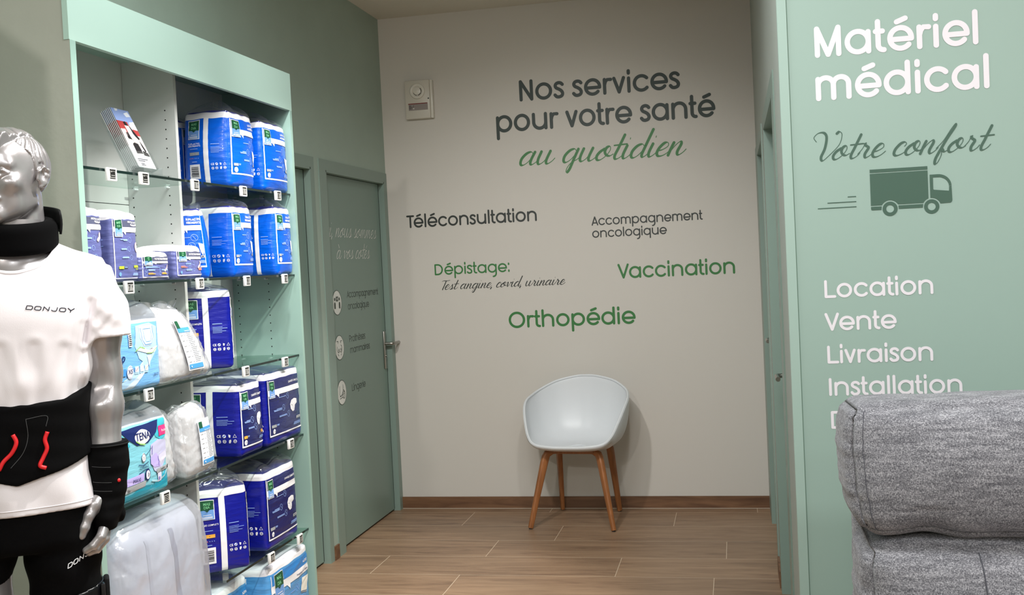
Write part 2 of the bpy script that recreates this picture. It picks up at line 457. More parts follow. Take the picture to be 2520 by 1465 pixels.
def wood_floor():
    m = bpy.data.materials.new('wood_look_tile'); m.use_nodes = True
    nt = m.node_tree; b = nt.nodes['Principled BSDF']; N = nt.nodes.new; L = nt.links.new
    tc = N('ShaderNodeTexCoord'); sp = N('ShaderNodeSeparateXYZ'); L(tc.outputs['Object'], sp.inputs[0])
    def mth(op, a, bb=None, clamp=False):
        n = N('ShaderNodeMath'); n.operation = op; n.use_clamp = clamp
        for k, v in enumerate((a, bb)):
            if v is None: continue
            if isinstance(v, (int, float)): n.inputs[k].default_value = v
            else: L(v, n.inputs[k])
        return n.outputs[0]
    PH, PL, Y0 = 0.3085, 1.18, 6.03
    ry = mth('DIVIDE', mth('SUBTRACT', Y0 + PH, sp.outputs['Y']), PH)   # rows counted from the back wall
    row = mth('FLOOR', ry); fy = mth('FRACT', ry)
    rowm = mth('MODULO', mth('ADD', row, 80), 8)
    cr = N('ShaderNodeValToRGB'); cr.color_ramp.interpolation = 'CONSTANT'
    offs = [0.072, 0.804, 0.203, 1.087, 0.588, 1.035, 0.42, 0.75]
    while len(cr.color_ramp.elements) < 8: cr.color_ramp.elements.new(0.5)
    for k in range(8):
        e = cr.color_ramp.elements[k]; e.position = max(0.0, k / 8 - 0.01); v = offs[k] / 1.18; e.color = (v, v, v, 1)
    L(mth('DIVIDE', rowm, 8), cr.inputs[0])
    cx = mth('SUBTRACT', mth('DIVIDE', sp.outputs['X'], PL), cr.outputs[0])
    colr = mth('FLOOR', cx); fx = mth('FRACT', cx)
    def line(f, wdt):
        return mth('MAXIMUM', mth('LESS_THAN', f, wdt), mth('GREATER_THAN', f, 1 - wdt))
    grout = mth('MAXIMUM', line(fy, 0.0016 / PH), line(fx, 0.0018 / PL))
    cmb = N('ShaderNodeCombineXYZ'); L(row, cmb.inputs[0]); L(colr, cmb.inputs[1])
    wn = N('ShaderNodeTexWhiteNoise'); wn.noise_dimensions = '2D'; L(cmb.outputs[0], wn.inputs['Vector'])
    # grain: noise stretched along the plank, moved per plank
    sc = N('ShaderNodeVectorMath'); sc.operation = 'MULTIPLY'; sc.inputs[1].default_value = (1.1, 9.0, 1); L(tc.outputs['Object'], sc.inputs[0])
    of = N('ShaderNodeVectorMath'); of.operation = 'SCALE'; of.inputs['Scale'].default_value = 17.0; L(wn.outputs['Color'], of.inputs[0])
    ad = N('ShaderNodeVectorMath'); ad.operation = 'ADD'; L(sc.outputs[0], ad.inputs[0]); L(of.outputs[0], ad.inputs[1])
    n1 = N('ShaderNodeTexNoise'); n1.inputs['Scale'].default_value = 1.6; n1.inputs['Detail'].default_value = 7; n1.inputs['Roughness'].default_value = 0.62; n1.inputs['Distortion'].default_value = 0.9
    L(ad.outputs[0], n1.inputs['Vector'])
    n2 = N('ShaderNodeTexNoise'); n2.inputs['Scale'].default_value = 9.0; n2.inputs['Detail'].default_value = 5
    L(ad.outputs[0], n2.inputs['Vector'])
    ramp = N('ShaderNodeValToRGB'); els = ramp.color_ramp.elements
    els[0].position = 0.3; els[0].color = (*lin((104, 80, 62)), 1)
    els[1].position = 0.72; els[1].color = (*lin((168, 138, 110)), 1)
    e = els.new(0.44); e.color = (*lin((140, 112, 88)), 1)
    e = els.new(0.56); e.color = (*lin((154, 125, 99)), 1)
    mixn = mth('ADD', mth('MULTIPLY', n1.outputs['Fac'], 0.82), mth('MULTIPLY', n2.outputs['Fac'], 0.18))
    L(mixn, ramp.inputs[0])
    val = N('ShaderNodeVectorMath'); val.operation = 'SCALE'; L(ramp.outputs[0], val.inputs[0])
    L(mth('ADD', mth('MULTIPLY', wn.outputs['Value'], 0.16), 0.92), val.inputs['Scale'])
    mx = N('ShaderNodeMix'); mx.data_type = 'RGBA'; L(grout, mx.inputs[0]); L(val.outputs[0], mx.inputs[6]); mx.inputs[7].default_value = (*lin((206, 184, 158)), 1)
    L(mx.outputs[2], b.inputs['Base Color'])
    b.inputs['Roughness'].default_value = 0.42
    bp = N('ShaderNodeBump'); bp.inputs['Strength'].default_value = 0.08; bp.inputs['Distance'].default_value = 0.004
    L(mixn, bp.inputs['Height']); L(bp.outputs[0], b.inputs['Normal'])
    return m
M_floor = wood_floor()

def wood_mat(name, c0, c1, stretch=(2, 14, 14), scale=2.5, rough=0.5):
    m = bpy.data.materials.new(name); m.use_nodes = True
    nt = m.node_tree; b = nt.nodes['Principled BSDF']; N = nt.nodes.new; L = nt.links.new
    tc = N('ShaderNodeTexCoord'); mp = N('ShaderNodeMapping'); mp.inputs['Scale'].default_value = stretch
    L(tc.outputs['Object'], mp.inputs[0])
    n = N('ShaderNodeTexNoise'); n.inputs['Scale'].default_value = scale; n.inputs['Detail'].default_value = 6; n.inputs['Distortion'].default_value = 0.8
    L(mp.outputs[0], n.inputs['Vector'])
    r = N('ShaderNodeValToRGB'); r.color_ramp.elements[0].position = 0.3; r.color_ramp.elements[1].position = 0.7
    r.color_ramp.elements[0].color = (*lin(c0), 1); r.color_ramp.elements[1].color = (*lin(c1), 1)
    L(n.outputs['Fac'], r.inputs[0]); L(r.outputs[0], b.inputs['Base Color'])
    b.inputs['Roughness'].default_value = rough
    return m
M_skirt = wood_mat('skirting_wood_tile', (92, 62, 42), (132, 96, 68), (1.2, 10, 10))
M_oak = wood_mat('oiled_oak', (142, 88, 50), (172, 112, 66), (12, 12, 1.6), 3.0, 0.42)

# ------------------------------------------------------------------ room shell
XL, XR, YB, ZC = -2.035, 0.147, 6.14, 2.96
def structure(name, lo, hi, m, bevel=0.0):
    return box_obj(name, lo, hi, m, None, bevel, kind='structure')

structure('floor', (-2.3, -3.1, -0.1), (3.7, 6.3, 0.0), M_floor)
structure('ceiling', (-2.3, -3.1, ZC), (3.7, 6.3, ZC + 0.1), M_ceil)
structure('wall_back', (-2.3, YB, 0), (0.5, YB + 0.12, ZC), M_white)

def wall_with_openings(name, x0, x1, y0, y1, openings, ztop, m):
    """wall slab along Y with door openings (ya, yb) up to ztop"""
    b = MB(); y = y0
    for ya, yb in openings:
        b.box((x0, y, 0), (x1, ya, ZC), m)
        b.box((x0, ya, ztop), (x1, yb, ZC), m)
        y = yb
    b.box((x0, y, 0), (x1, y1, ZC), m)
    o = b.build(name); o['kind'] = 'structure'; return o

wall_with_openings('wall_left', XL - 0.16, XL, -3.1, YB, [(4.06, 4.975), (5.145, 6.10)], 1.99, M_wallg)
wall_with_openings('wall_right', XR, XR + 0.16, 3.0525, YB, [(3.62, 4.60), (4.975, 5.80)], 1.985, M_rwall)
structure('wall_panel', (XR + 0.0005, 3.05, 0), (3.6, 3.21, ZC), M_panel)
structure('wall_shop_right', (3.6, -3.1, 0), (3.7, 3.05, ZC), M_white)
structure('wall_shop_rear', (-2.3, -3.1, 0), (3.7, -3.0, ZC), M_white)
# end wall of the niche the figure stands in
structure('wall_niche_end', (XL, 2.582, 0), (-1.7262, 2.5858, ZC), M_stub)
# unseen raked-top blocker, added to cast a shadow on the niche end wall
b = MB()
V = [(x, y, z) for y in (1.56, 1.62) for x, z in ((-2.034, 0), (-1.665, 0), (-1.665, 2.285), (-2.034, 2.56))]
b.add(V, [(0, 1, 2, 3), (7, 6, 5, 4), (0, 4, 5, 1), (1, 5, 6, 2), (2, 6, 7, 3), (3, 7, 4, 0)], M_stub)
o = b.build('shadow_blocker'); o['kind'] = 'structure'
# corner profile where the pale green panel meets the corridor
b = MB()
b.box((XR - 0.003, 3.0465, 0), (XR + 0.022, 3.0498, ZC), M_edge)
b.box((XR - 0.003, 3.0499, 0), (XR - 0.0002, 3.075, ZC), M_edge)
o = b.build('trim_1'); o['kind'] = 'structure'
# thin joint beside the profile
structure('trim_2', (XR + 0.0222, 3.0488, 0), (XR + 0.0242, 3.0499, ZC), mat('panel_joint', (112, 140, 124), 0.6))

b = MB()
b.box((XL, YB - 0.011, 0), (XR, YB - 0.0002, 0.070), M_skirt)
b.box((XL, YB - 0.0115, 0.0), (XR, YB - 0.0005, 0.0025), M_grout)
o = b.build('baseboard_back'); o['kind'] = 'structure'
b = MB(); b.box((XL + 0.0002, 5.003, 0), (XL + 0.0095, 5.066, 0.071), M_skirt)
o = b.build('baseboard_left'); o['kind'] = 'structure'
b = MB(); b.box((XR - 0.0095, 4.66, 0), (XR - 0.0002, 4.905, 0.071), M_skirt)
o = b.build('baseboard_right'); o['kind'] = 'structure'

# ------------------------------------------------------------------ doors
def lever_handle(parent, wx, y, z, sx, dirn, plate=True):
    """steel lever on a long plate; wx face of the leaf, sx = side it sticks out to, dirn = sign along y"""
    b = MB()
    b.box((min(wx, wx + sx * 0.009), y - 0.019, z - 0.15), (max(wx, wx + sx * 0.009), y + 0.019, z + 0.075), M_metal, 0.003)
    b.cyl((wx + sx * 0.006, y, z - 0.072), (wx + sx * 0.013, y, z - 0.072), 0.008, M_metal, 14)
    h = b.build('handle_plate', parent, 40, True)
    l = MB()
    pts = [(wx + sx * 0.005, y, z), (wx + sx * 0.042, y, z), (wx + sx * 0.055, y + dirn * 0.004, z), (wx + sx * 0.061, y + dirn * 0.016, z), (wx + sx * 0.061, y + dirn * 0.06, z), (wx + sx * 0.060, y + dirn * 0.128, z)]
    l.tube(pts, 0.0095, M_metal, 14)
    l.build('lever', parent, 60, True)

def door(name, y0, y1, ztop, xw, sgn, leaf_x, cas_lo, cas_hi, label, handle_y, hz, lev_dir, frame_depth=0.005):
    """door in a wall along Y; xw = wall face, sgn = side of the corridor (+1: corridor at +x)"""
    root = empty(name, (xw, (y0 + y1) / 2, 0), label=label, cat='door'); root['kind'] = 'structure'
    fx = xw + sgn * frame_depth          # face of the casing
    X = lambda a, c: (min(a, c), max(a, c))
    f = MB()
    xa, xb = X(fx, xw - sgn * 0.0)
    jx = X(fx - sgn * 0.0004, leaf_x - sgn * 0.045)
    # architrave: two posts and a head standing slightly proud of the wall
    f.box((xa, cas_lo, 0), (xb, y0 + 0.004, ztop + 0.052), M_frame)
    f.box((xa, y1 - 0.004, 0), (xb, cas_hi, ztop + 0.052), M_frame)
    f.box((xa, y0 + 0.004, ztop - 0.002), (xb, y1 - 0.004, ztop + 0.052), M_frame)
    # jambs and head lining in the depth of the wall
    f.box((jx[0], y0 - 0.002, 0), (jx[1], y0 + 0.012, ztop), M_frame)
    f.box((jx[0], y1 - 0.012, 0), (jx[1], y1 + 0.002, ztop), M_frame)
    f.box((jx[0], y0, ztop - 0.012), (jx[1], y1, ztop + 0.002), M_frame)
    f.build('door_frame', root, None, True)
    lx = X(leaf_x, leaf_x - sgn * 0.04)
    l = MB()
    l.box((lx[0], y0 + 0.015, 0.012), (lx[1], y1 - 0.022, ztop - 0.015), M_door)
    l.build('door_leaf', root, None, True)
    g = MB()   # dark backing behind the leaf; flush edge strip paints the gap's shade
    gx = X(leaf_x - sgn * 0.041, leaf_x - sgn * 0.045)
    g.box((gx[0], y0 + 0.002, 0.0), (gx[1], y1 - 0.002, ztop - 0.002), M_gap)
    g.box((lx[0] + (0.0008 if sgn < 0 else 0), y1 - 0.0218, 0.012), (lx[1] - (0.0008 if sgn > 0 else 0), y1 - 0.0122, ztop - 0.015), M_gap)
    g.build('gap_shade', root, None, True)
    if handle_y: lever_handle(root, leaf_x, handle_y, hz, sgn, lev_dir)
    return root

door('door_1', 4.06, 4.965, 1.983, XL, 1, -2.065, 4.01, 5.003, 'sage green door mostly hidden behind the end of the tall shelving unit', None, 0, 0)
door('door_2', 5.155, 6.093, 1.983, XL, 1, -2.065, 5.070, 6.138, 'sage green door lettered with white script and three round pictograms', 6.037, 1.015, 1)
door('door_3', 3.63, 4.59, 1.975, XR, -1, 0.212, 3.485, 4.66, 'green door set in the side wall next to the pale green lettered panel', 4.44, 0.945, -1)
door('door_4', 4.985, 5.79, 1.975, XR, -1, 0.212, 4.905, 6.12, 'green door in the side wall closest to the white lettered wall', 5.62, 1.0, -1)

# ------------------------------------------------------------------ lettering on the white wall
INK = mat('dark_green_vinyl', (36, 52, 46), 0.5)
INK2 = mat('black_green_vinyl', (40, 46, 42), 0.5)
GRN = mat('green_vinyl', (52, 122, 60), 0.5)
GRY = mat('grey_green_vinyl', (74, 104, 90), 0.5)
WHT = mat('white_vinyl', (250, 243, 250), 0.5)
WHD = mat('door_white_vinyl', (232, 234, 228), 0.5)
INKD = mat('door_dark_vinyl', (62, 74, 66), 0.5)

def lettering(name, items, place, label, group=None, extra=None):
    mb = MB()
    for it in items: write(mb, it[0], it[1], it[2], place, *it[3:7], **(it[7] if len(it) > 7 else {}))
    if extra: extra(mb, place)
    o = mb.build(name)
    return tag(o, label, 'lettering', group)

pb = lambda x, z, o: (x, YB - o, z)
PG = 'lettering on the white corridor wall'
lettering('wall_lettering', [('Nos services', 'round', INK, -1.189, -0.257, 2.402, 0.101, dict(w=.19))], pb, 'dark green words Nos services at the top of the white wall', PG)
lettering('wall_lettering', [('pour votre santé', 'round', INK, -1.336, -0.067, 2.229, 0.102, dict(w=.19))], pb, 'dark green words pour votre santé under Nos services', PG)
lettering('wall_lettering', [('au quotidien', 'script', GRN, -1.202, -0.239, 2.028, 0.078, dict(thin=.055, thick=.2))], pb, 'green handwritten words au quotidien below the dark heading', PG)
lettering('wall_lettering', [('Téléconsultation', 'round', INK2, -1.918, -1.120, 1.699, 0.062, dict(w=.18))], pb, 'black word Téléconsultation on the white wall beside the first door', PG)
lettering('wall_lettering', [('Accompagnement', 'round', INK2, -0.799, -0.163, 1.653, 0.043, dict(w=.17))], pb, 'small black word Accompagnement on the white wall', PG)
lettering('wall_lettering', [('oncologique', 'round', INK2, -0.798, -0.368, 1.582, 0.042, dict(w=.17))], pb, 'small black word oncologique under Accompagnement on the white wall', PG)
lettering('wall_lettering', [('Dépistage:', 'round', GRN, -1.758, -1.298, 1.408, 0.054, dict(w=.17))], pb, 'green word Dépistage on the white wall', PG)
lettering('wall_lettering', [('Test angine, covid, urinaire', 'script', INK2, -1.715, -0.969, 1.320, 0.030, dict(thin=.06, thick=.18))], pb, 'thin black handwritten line Test angine, covid, urinaire', PG)
lettering('wall_lettering', [('Vaccination', 'round', GRN, -0.660, 0.005, 1.338, 0.070, dict(w=.18))], pb, 'green word Vaccination near the right corner of the white wall', PG)
lettering('wall_lettering', [('Orthopédie', 'round', GRN, -1.319, -0.568, 1.074, 0.078, dict(w=.185))], pb, 'green word Orthopédie above the white chair', PG)

# ------------------------------------------------------------------ lettering on the pale green panel
pp = lambda x, z, o: (x, 3.05 - o, z)
QG = 'lettering on the pale green panel'
lettering('wall_lettering', [('Matériel', 'round', WHT, 0.241, 0.662, 1.9765, 0.0695, dict(w=.205))], pp, 'big white word Matériel at the top of the pale green panel', QG)
lettering('wall_lettering', [('médical', 'round', WHT, 0.2395, 0.686, 1.858, 0.0695, dict(w=.205))], pp, 'big white word médical under Matériel', QG)
lettering('wall_lettering', [('Votre confort', 'script', GRY, 0.230, 0.693, 1.695, 0.0365, dict(thin=.055, thick=.19))], pp, 'grey green handwritten words Votre confort above the truck pictogram', QG)
lettering('wall_lettering', [('Location', 'round', WHT, 0.2415, 0.526, 1.315, 0.0405, dict(w=.19))], pp, 'white word Location, first of the white list on the green panel', QG)
lettering('wall_lettering', [('Vente', 'round', WHT, 0.239, 0.4285, 1.224, 0.0405, dict(w=.19))], pp, 'white word Vente on the green panel', QG)
lettering('wall_lettering', [('Livraison', 'round', WHT, 0.2425, 0.5195, 1.133, 0.0405, dict(w=.19))], pp, 'white word Livraison on the green panel', QG)
lettering('wall_lettering', [('Installation', 'round', WHT, 0.2435, 0.591, 1.043, 0.0405, dict(w=.19))], pp, 'white word Installation just above the top of the grey recliner', QG)
lettering('wall_lettering', [('D', 'round', WHT, 0.2455, 0.2455 + 0.041, 0.951, 0.0405, dict(w=.19))], pp, 'white capital letter D half hidden by the grey recliner', QG)

def truck():
    mb = MB()
    def poly(pts, m=GRY, off=0.001): mb.add([pp(x, z, off) for x, z in pts], [list(range(len(pts)))], m)
    def ring(cx, cz, r0, r1, a0=0, a1=360, m=GRY, n=40):
        V = []; 
        for k in range(n + 1):
            a = math.radians(a0 + (a1 - a0) * k / n)
            V += [pp(cx + r0 * math.cos(a), cz + r0 * math.sin(a), .001), pp(cx + r1 * math.cos(a), cz + r1 * math.sin(a), .001)]
        mb.add(V, [(2 * k, 2 * k + 1, 2 * k + 3, 2 * k + 2) for k in range(n)], m)
    def cut(x0, x1, z0, cx, cz, R):
        """box bottom line from x0 to x1 at height z0 with the wheel arch taken out"""
        dz = z0 - cz
        if abs(dz) >= R: return [(x0, z0), (x1, z0)]
        dx = math.sqrt(R * R - dz * dz)
        return [(x0, z0), (cx - dx, z0)] + [(cx + R * math.cos(a), cz + R * math.sin(a)) for a in [math.atan2(dz, -dx) + (math.atan2(dz, dx) - math.atan2(dz, -dx)) * k / 16 for k in range(1, 16)]] + [(cx + dx, z0), (x1, z0)]
    poly([(.373, 1.6525), (.522, 1.6525), (.522, 1.6615), (.373, 1.6615)])
    w1, w2, zc, R = .4225, .5295, 1.552, .0235
    bot = cut(.373, .522, 1.563, w1, zc, R)
    # body of the box, arch of the front wheel clipped from its corner
    pts = bot[:-1] + [(w2 - math.sqrt(R * R - .011 ** 2), 1.563)] + [(w2 + R * math.cos(a), zc + R * math.sin(a)) for a in [math.radians(152 - 5.5 * k) for k in range(1, 8)] if w2 + R * math.cos(a) < .522] + [(.522, zc + R * .96), (.522, 1.650), (.373, 1.650)]
    poly(pts)
    poly([(.373, 1.555), (.3735, 1.552), (.376, 1.5505), (w1 - .0225, 1.5505), (w1 - R + .002, 1.560), (.373, 1.560)])
    poly([(w1 + .0228, 1.5505), (w2 - .0228, 1.5505), (w2 - .0215, 1.560), (w1 + .0215, 1.560)])
    for cx in (w1, w2): ring(cx, zc, .0102, .0195)
    # cab with its window left open
    outer = [(.527, 1.638), (.548, 1.638)] + [(.548 + .0335 * math.sin(a), 1.606 + .032 * math.cos(a)) for a in [math.radians(8 * k) for k in range(1, 12)]] + [(.5825, 1.566)]
    inner = [(.535, 1.630), (.549, 1.630)] + [(.549 + .0265 * math.sin(a), 1.604 + .026 * math.cos(a)) for a in [math.radians(8 * k) for k in range(1, 12)]] + [(.575, 1.593), (.574, 1.592), (.5365, 1.597), (.535, 1.5985)]
    n = 12
    for k in range(12): poly([outer[k], outer[k + 1], inner[k + 1], inner[k]])
    poly([(.527, 1.638), (.535, 1.630), (.535, 1.5985), (.527, 1.5985)])
    poly([(.5815, 1.606), (.5825, 1.566), (.575, 1.593), (.5755, 1.604)])
    arch = [(w2 + R * math.cos(a), zc + R * math.sin(a)) for a in [math.radians(0 + 97 * k / 10) for k in range(11)]]
    poly([(.5825, 1.566), (.581, 1.5625), (.578, 1.560), (w2 + R - .001, 1.559)] + [p for p in arch if p[1] > 1.5595] + [(.527, zc + R)] + [(.527, 1.5985), (.535, 1.5985), (.5365, 1.597), (.574, 1.592), (.575, 1.593)])
    for x0, x1, z in ((.233, .335, 1.563), (.259, .335, 1.577), (.313, .335, 1.591)):
        poly([(x0, z - .0012), (x1, z - .0012), (x1, z + .0012), (x0, z + .0012)])
    return tag(mb.build('truck_pictogram'), 'grey green delivery truck pictogram with speed lines on the pale green panel', 'pictogram')
truck()

# ------------------------------------------------------------------ lettering and pictograms on door 2
KD = 2.065 / 2.10
pd = lambda y, z, o: (-2.065 + o, y * KD, 1.45 + (z - 1.45) * KD)
DG = 'lettering on the sage green door'
lettering('door_lettering', [('Ici, nous sommes', 'script', WHD, 5.235, 6.100, 1.646, 0.050, dict(thin=.05, thick=.11))], pd, 'thin white handwritten words Ici, nous sommes on the sage green door', DG)
lettering('door_lettering', [('à vos cotés', 'script', WHD, 5.432, 5.965, 1.527, 0.048, dict(thin=.05, thick=.11))], pd, 'thin white handwritten words à vos cotés, second line on the sage green door', DG)
lettering('door_lettering', [('Accompagnement', 'round', INKD, 5.555, 6.076, 1.311, 0.030, dict(w=.13))], pd, 'dark word Accompagnement on the sage green door', DG)
lettering('door_lettering', [('oncologique', 'round', INKD, 5.560, 5.905, 1.245, 0.030, dict(w=.13))], pd, 'dark word oncologique on the sage green door', DG)
lettering('door_lettering', [('Prothèses', 'round', INKD, 5.555, 5.812, 1.065, 0.030, dict(w=.13))], pd, 'dark word Prothèses on the sage green door', DG)
lettering('door_lettering', [('mammaires', 'round', INKD, 5.560, 5.880, 1.002, 0.030, dict(w=.13))], pd, 'dark word mammaires on the sage green door', DG)
lettering('door_lettering', [('Lingerie', 'round', INKD, 5.555, 5.776, 0.792, 0.031, dict(w=.13))], pd, 'dark word Lingerie, lowest on the sage green door', DG)

def pictogram(cy, cz, draw, label):
    mb = MB(); R = .066
    P = lambda y, z, o: pd(cy + y, cz + z, o)
    V = [P(R * math.cos(2 * PI * k / 48), R * math.sin(2 * PI * k / 48), .0008) for k in range(48)]
    mb.add(V, [list(range(48))], WHD)
    ribbons(mb, [arc(0, 0, R, 0, 360, n=48)], lambda d: .003, P, INKD, .0012)
    draw(mb, P)
    return tag(mb.build('door_pictogram'), label, 'pictogram', 'round pictograms on the sage green door')
def d_people(mb, P):
    for s in (-1, 1):
        V = [P(s * .034 + .009 * math.cos(2 * PI * k / 16), .019 + .009 * math.sin(2 * PI * k / 16), .0016) for k in range(16)]; mb.add(V, [list(range(16))], INKD)
        pts = [(-.010, -.032), (.010, -.032), (.011, -.006), (.006, .003), (-.006, .003), (-.011, -.006)]
        mb.add([P(s * .034 + a, b_, .0016) for a, b_ in pts], [list(range(6))], INKD)
    pts = [(-.017, .008), (-.004, .008), (0, .002), (.004, .008), (.017, .008), (.017, .033), (-.017, .033)]
    mb.add([P(a, b_, .0016) for a, b_ in pts], [list(range(7))], INKD)
    for r_ in ((-.008, .018, .008, .023), (-.0025, .0125, .0025, .0285)):
        mb.add([P(r_[0], r_[1], .0022), P(r_[2], r_[1], .0022), P(r_[2], r_[3], .0022), P(r_[0], r_[3], .0022)], [(0, 1, 2, 3)], WHD)
def d_chest(mb, P):
    S = [catmull([(-.038, .035), (-.018, .034), (-.022, .024)]), catmull([(.038, .035), (.016, .034), (.022, .024)]), catmull([(-.032, .006), (-.034, -.012), (-.02, -.026), (-.004, -.02)]), catmull([(.018, .014), (.03, .006), (.034, -.012), (.02, -.026), (.006, -.02)]), arc(-.012, -.012, .005, 0, 360), arc(.018, -.010, .005, 0, 360), catmull([(-.026, -.034), (-.016, -.044)]), catmull([(.026, -.034), (.016, -.042)])]
    ribbons(mb, S, lambda d: .0034, P, INKD, .0016)
def d_bra(mb, P):
    S = [[(-.03, .036), (-.03, .012)], [(.018, .04), (.018, .012)], catmull([(-.03, .012), (-.034, -.008), (-.02, -.02), (-.004, -.012)]), catmull([(.018, .012), (.008, 0), (-.004, -.012)]), [(-.034, -.02), (.012, -.012)], [(-.034, -.032), (.010, -.026)], arc(.026, -.016, .018, 0, 360), catmull([(.018, .012), (.034, .006), (.04, -.004)]), [(.02, -.01), (.032, -.01)], [(.026, -.008), (.026, -.026)]]
    ribbons(mb, S, lambda d: .0034, P, INKD, .0016)
pictogram(5.398, 1.291, d_people, 'round white pictogram of two people, topmost on the sage green door')
pictogram(5.399, 1.048, d_chest, 'round white pictogram of a chest outline, middle of the three on the door')
pictogram(5.400, 0.805, d_bra, 'round white pictogram of a bra, lowest of the three on the door')
# ------------------------------------------------------------------ alarm sounder on the white wall
def alarm():
    M_abs = mat('white_abs', (214, 208, 196), 0.38)
    M_abs2 = mat('white_abs_cover', (226, 221, 210), 0.3)
    root = empty('alarm_sounder', (-1.793, YB, 2.46), label='small white alarm box with a round sounder on the white wall', cat='alarm')
    # local: x right, y out of the wall is -y
    b = MB(); b.box((-.083, -.040, -.116), (.070, -.0005, .112), M_abs, .006); b.build('housing', root, 40)
    s = MB(); s.box((.070, -.034, -.116), (.086, -.0005, .110), M_abs2, .004); s.build('side_strip', root, 40)
    d = MB()
    prof = [(.046, 0), (.046, .006), (.043, .010), (.036, .0115), (.030, .009), (.026, .004), (.0235, .003), (.0225, .010), (.012, .0125), (0, .013)]
    n = 48; cx, cz = -.004, .046; V = []; F = []
    for r_, h_ in prof:
        for k in range(n): V.append((cx + r_ * math.cos(2 * PI * k / n), -.040 - h_, cz + r_ * math.sin(2 * PI * k / n)))
    for i in range(len(prof) - 1):
        for k in range(n): F.append((i * n + k, i * n + (k + 1) % n, (i + 1) * n + (k + 1) % n, (i + 1) * n + k))
    d.add(V, F, M_abs2)
    M_dark = mat('sounder_slot', (46, 30, 26), 0.7)
    for a0, a1 in ((-80, -22), (-14, 42), (200, 262)):
        S = [(cx + .0242 * math.cos(math.radians(a)), -.0445, cz + .0242 * math.sin(math.radians(a))) for a in np.linspace(a0, a1, 12)]
        d.tube(S, .0018, M_dark, 6)
    d.build('sounder', root, 50)
    l = MB()
    l.box((-.064, -.0412, -.030), (.055, -.0400, -.0245), mat('alarm_red_strip', (120, 30, 30), 0.5))
    l.box((-.062, -.0410, -.066), (.056, -.0400, -.031), mat('alarm_label_grey', (150, 140, 136), 0.5))
    tx = mat('alarm_print', (60, 52, 52), 0.6)
    for q, (x0, x1, z) in enumerate(((-.059, -.046, -.039), (-.033, -.029, -.038), (-.059, -.041, -.047), (-.037, -.032, -.0465), (-.059, -.043, -.055))):
        l.box((x0, -.0413, z - .0018), (x1, -.0409, z + .0018), tx)
    l.build('label', root)
    e = MB(); bm = bmesh.new(); bmesh.ops.create_uvsphere(bm, u_segments=14, v_segments=8, radius=.0042)
    e.bm(bm, mat('led_lens', (255, 250, 245), 0.15), Matrix.Translation((-.031, -.0415, -.055))); e.build('indicator', root, 180)
    h = MB(); h.cyl((.0615, -.0405, .0), (.0615, -.0398, .0), .0042, M_gap, 16); h.build('screw_hole', root)
alarm()

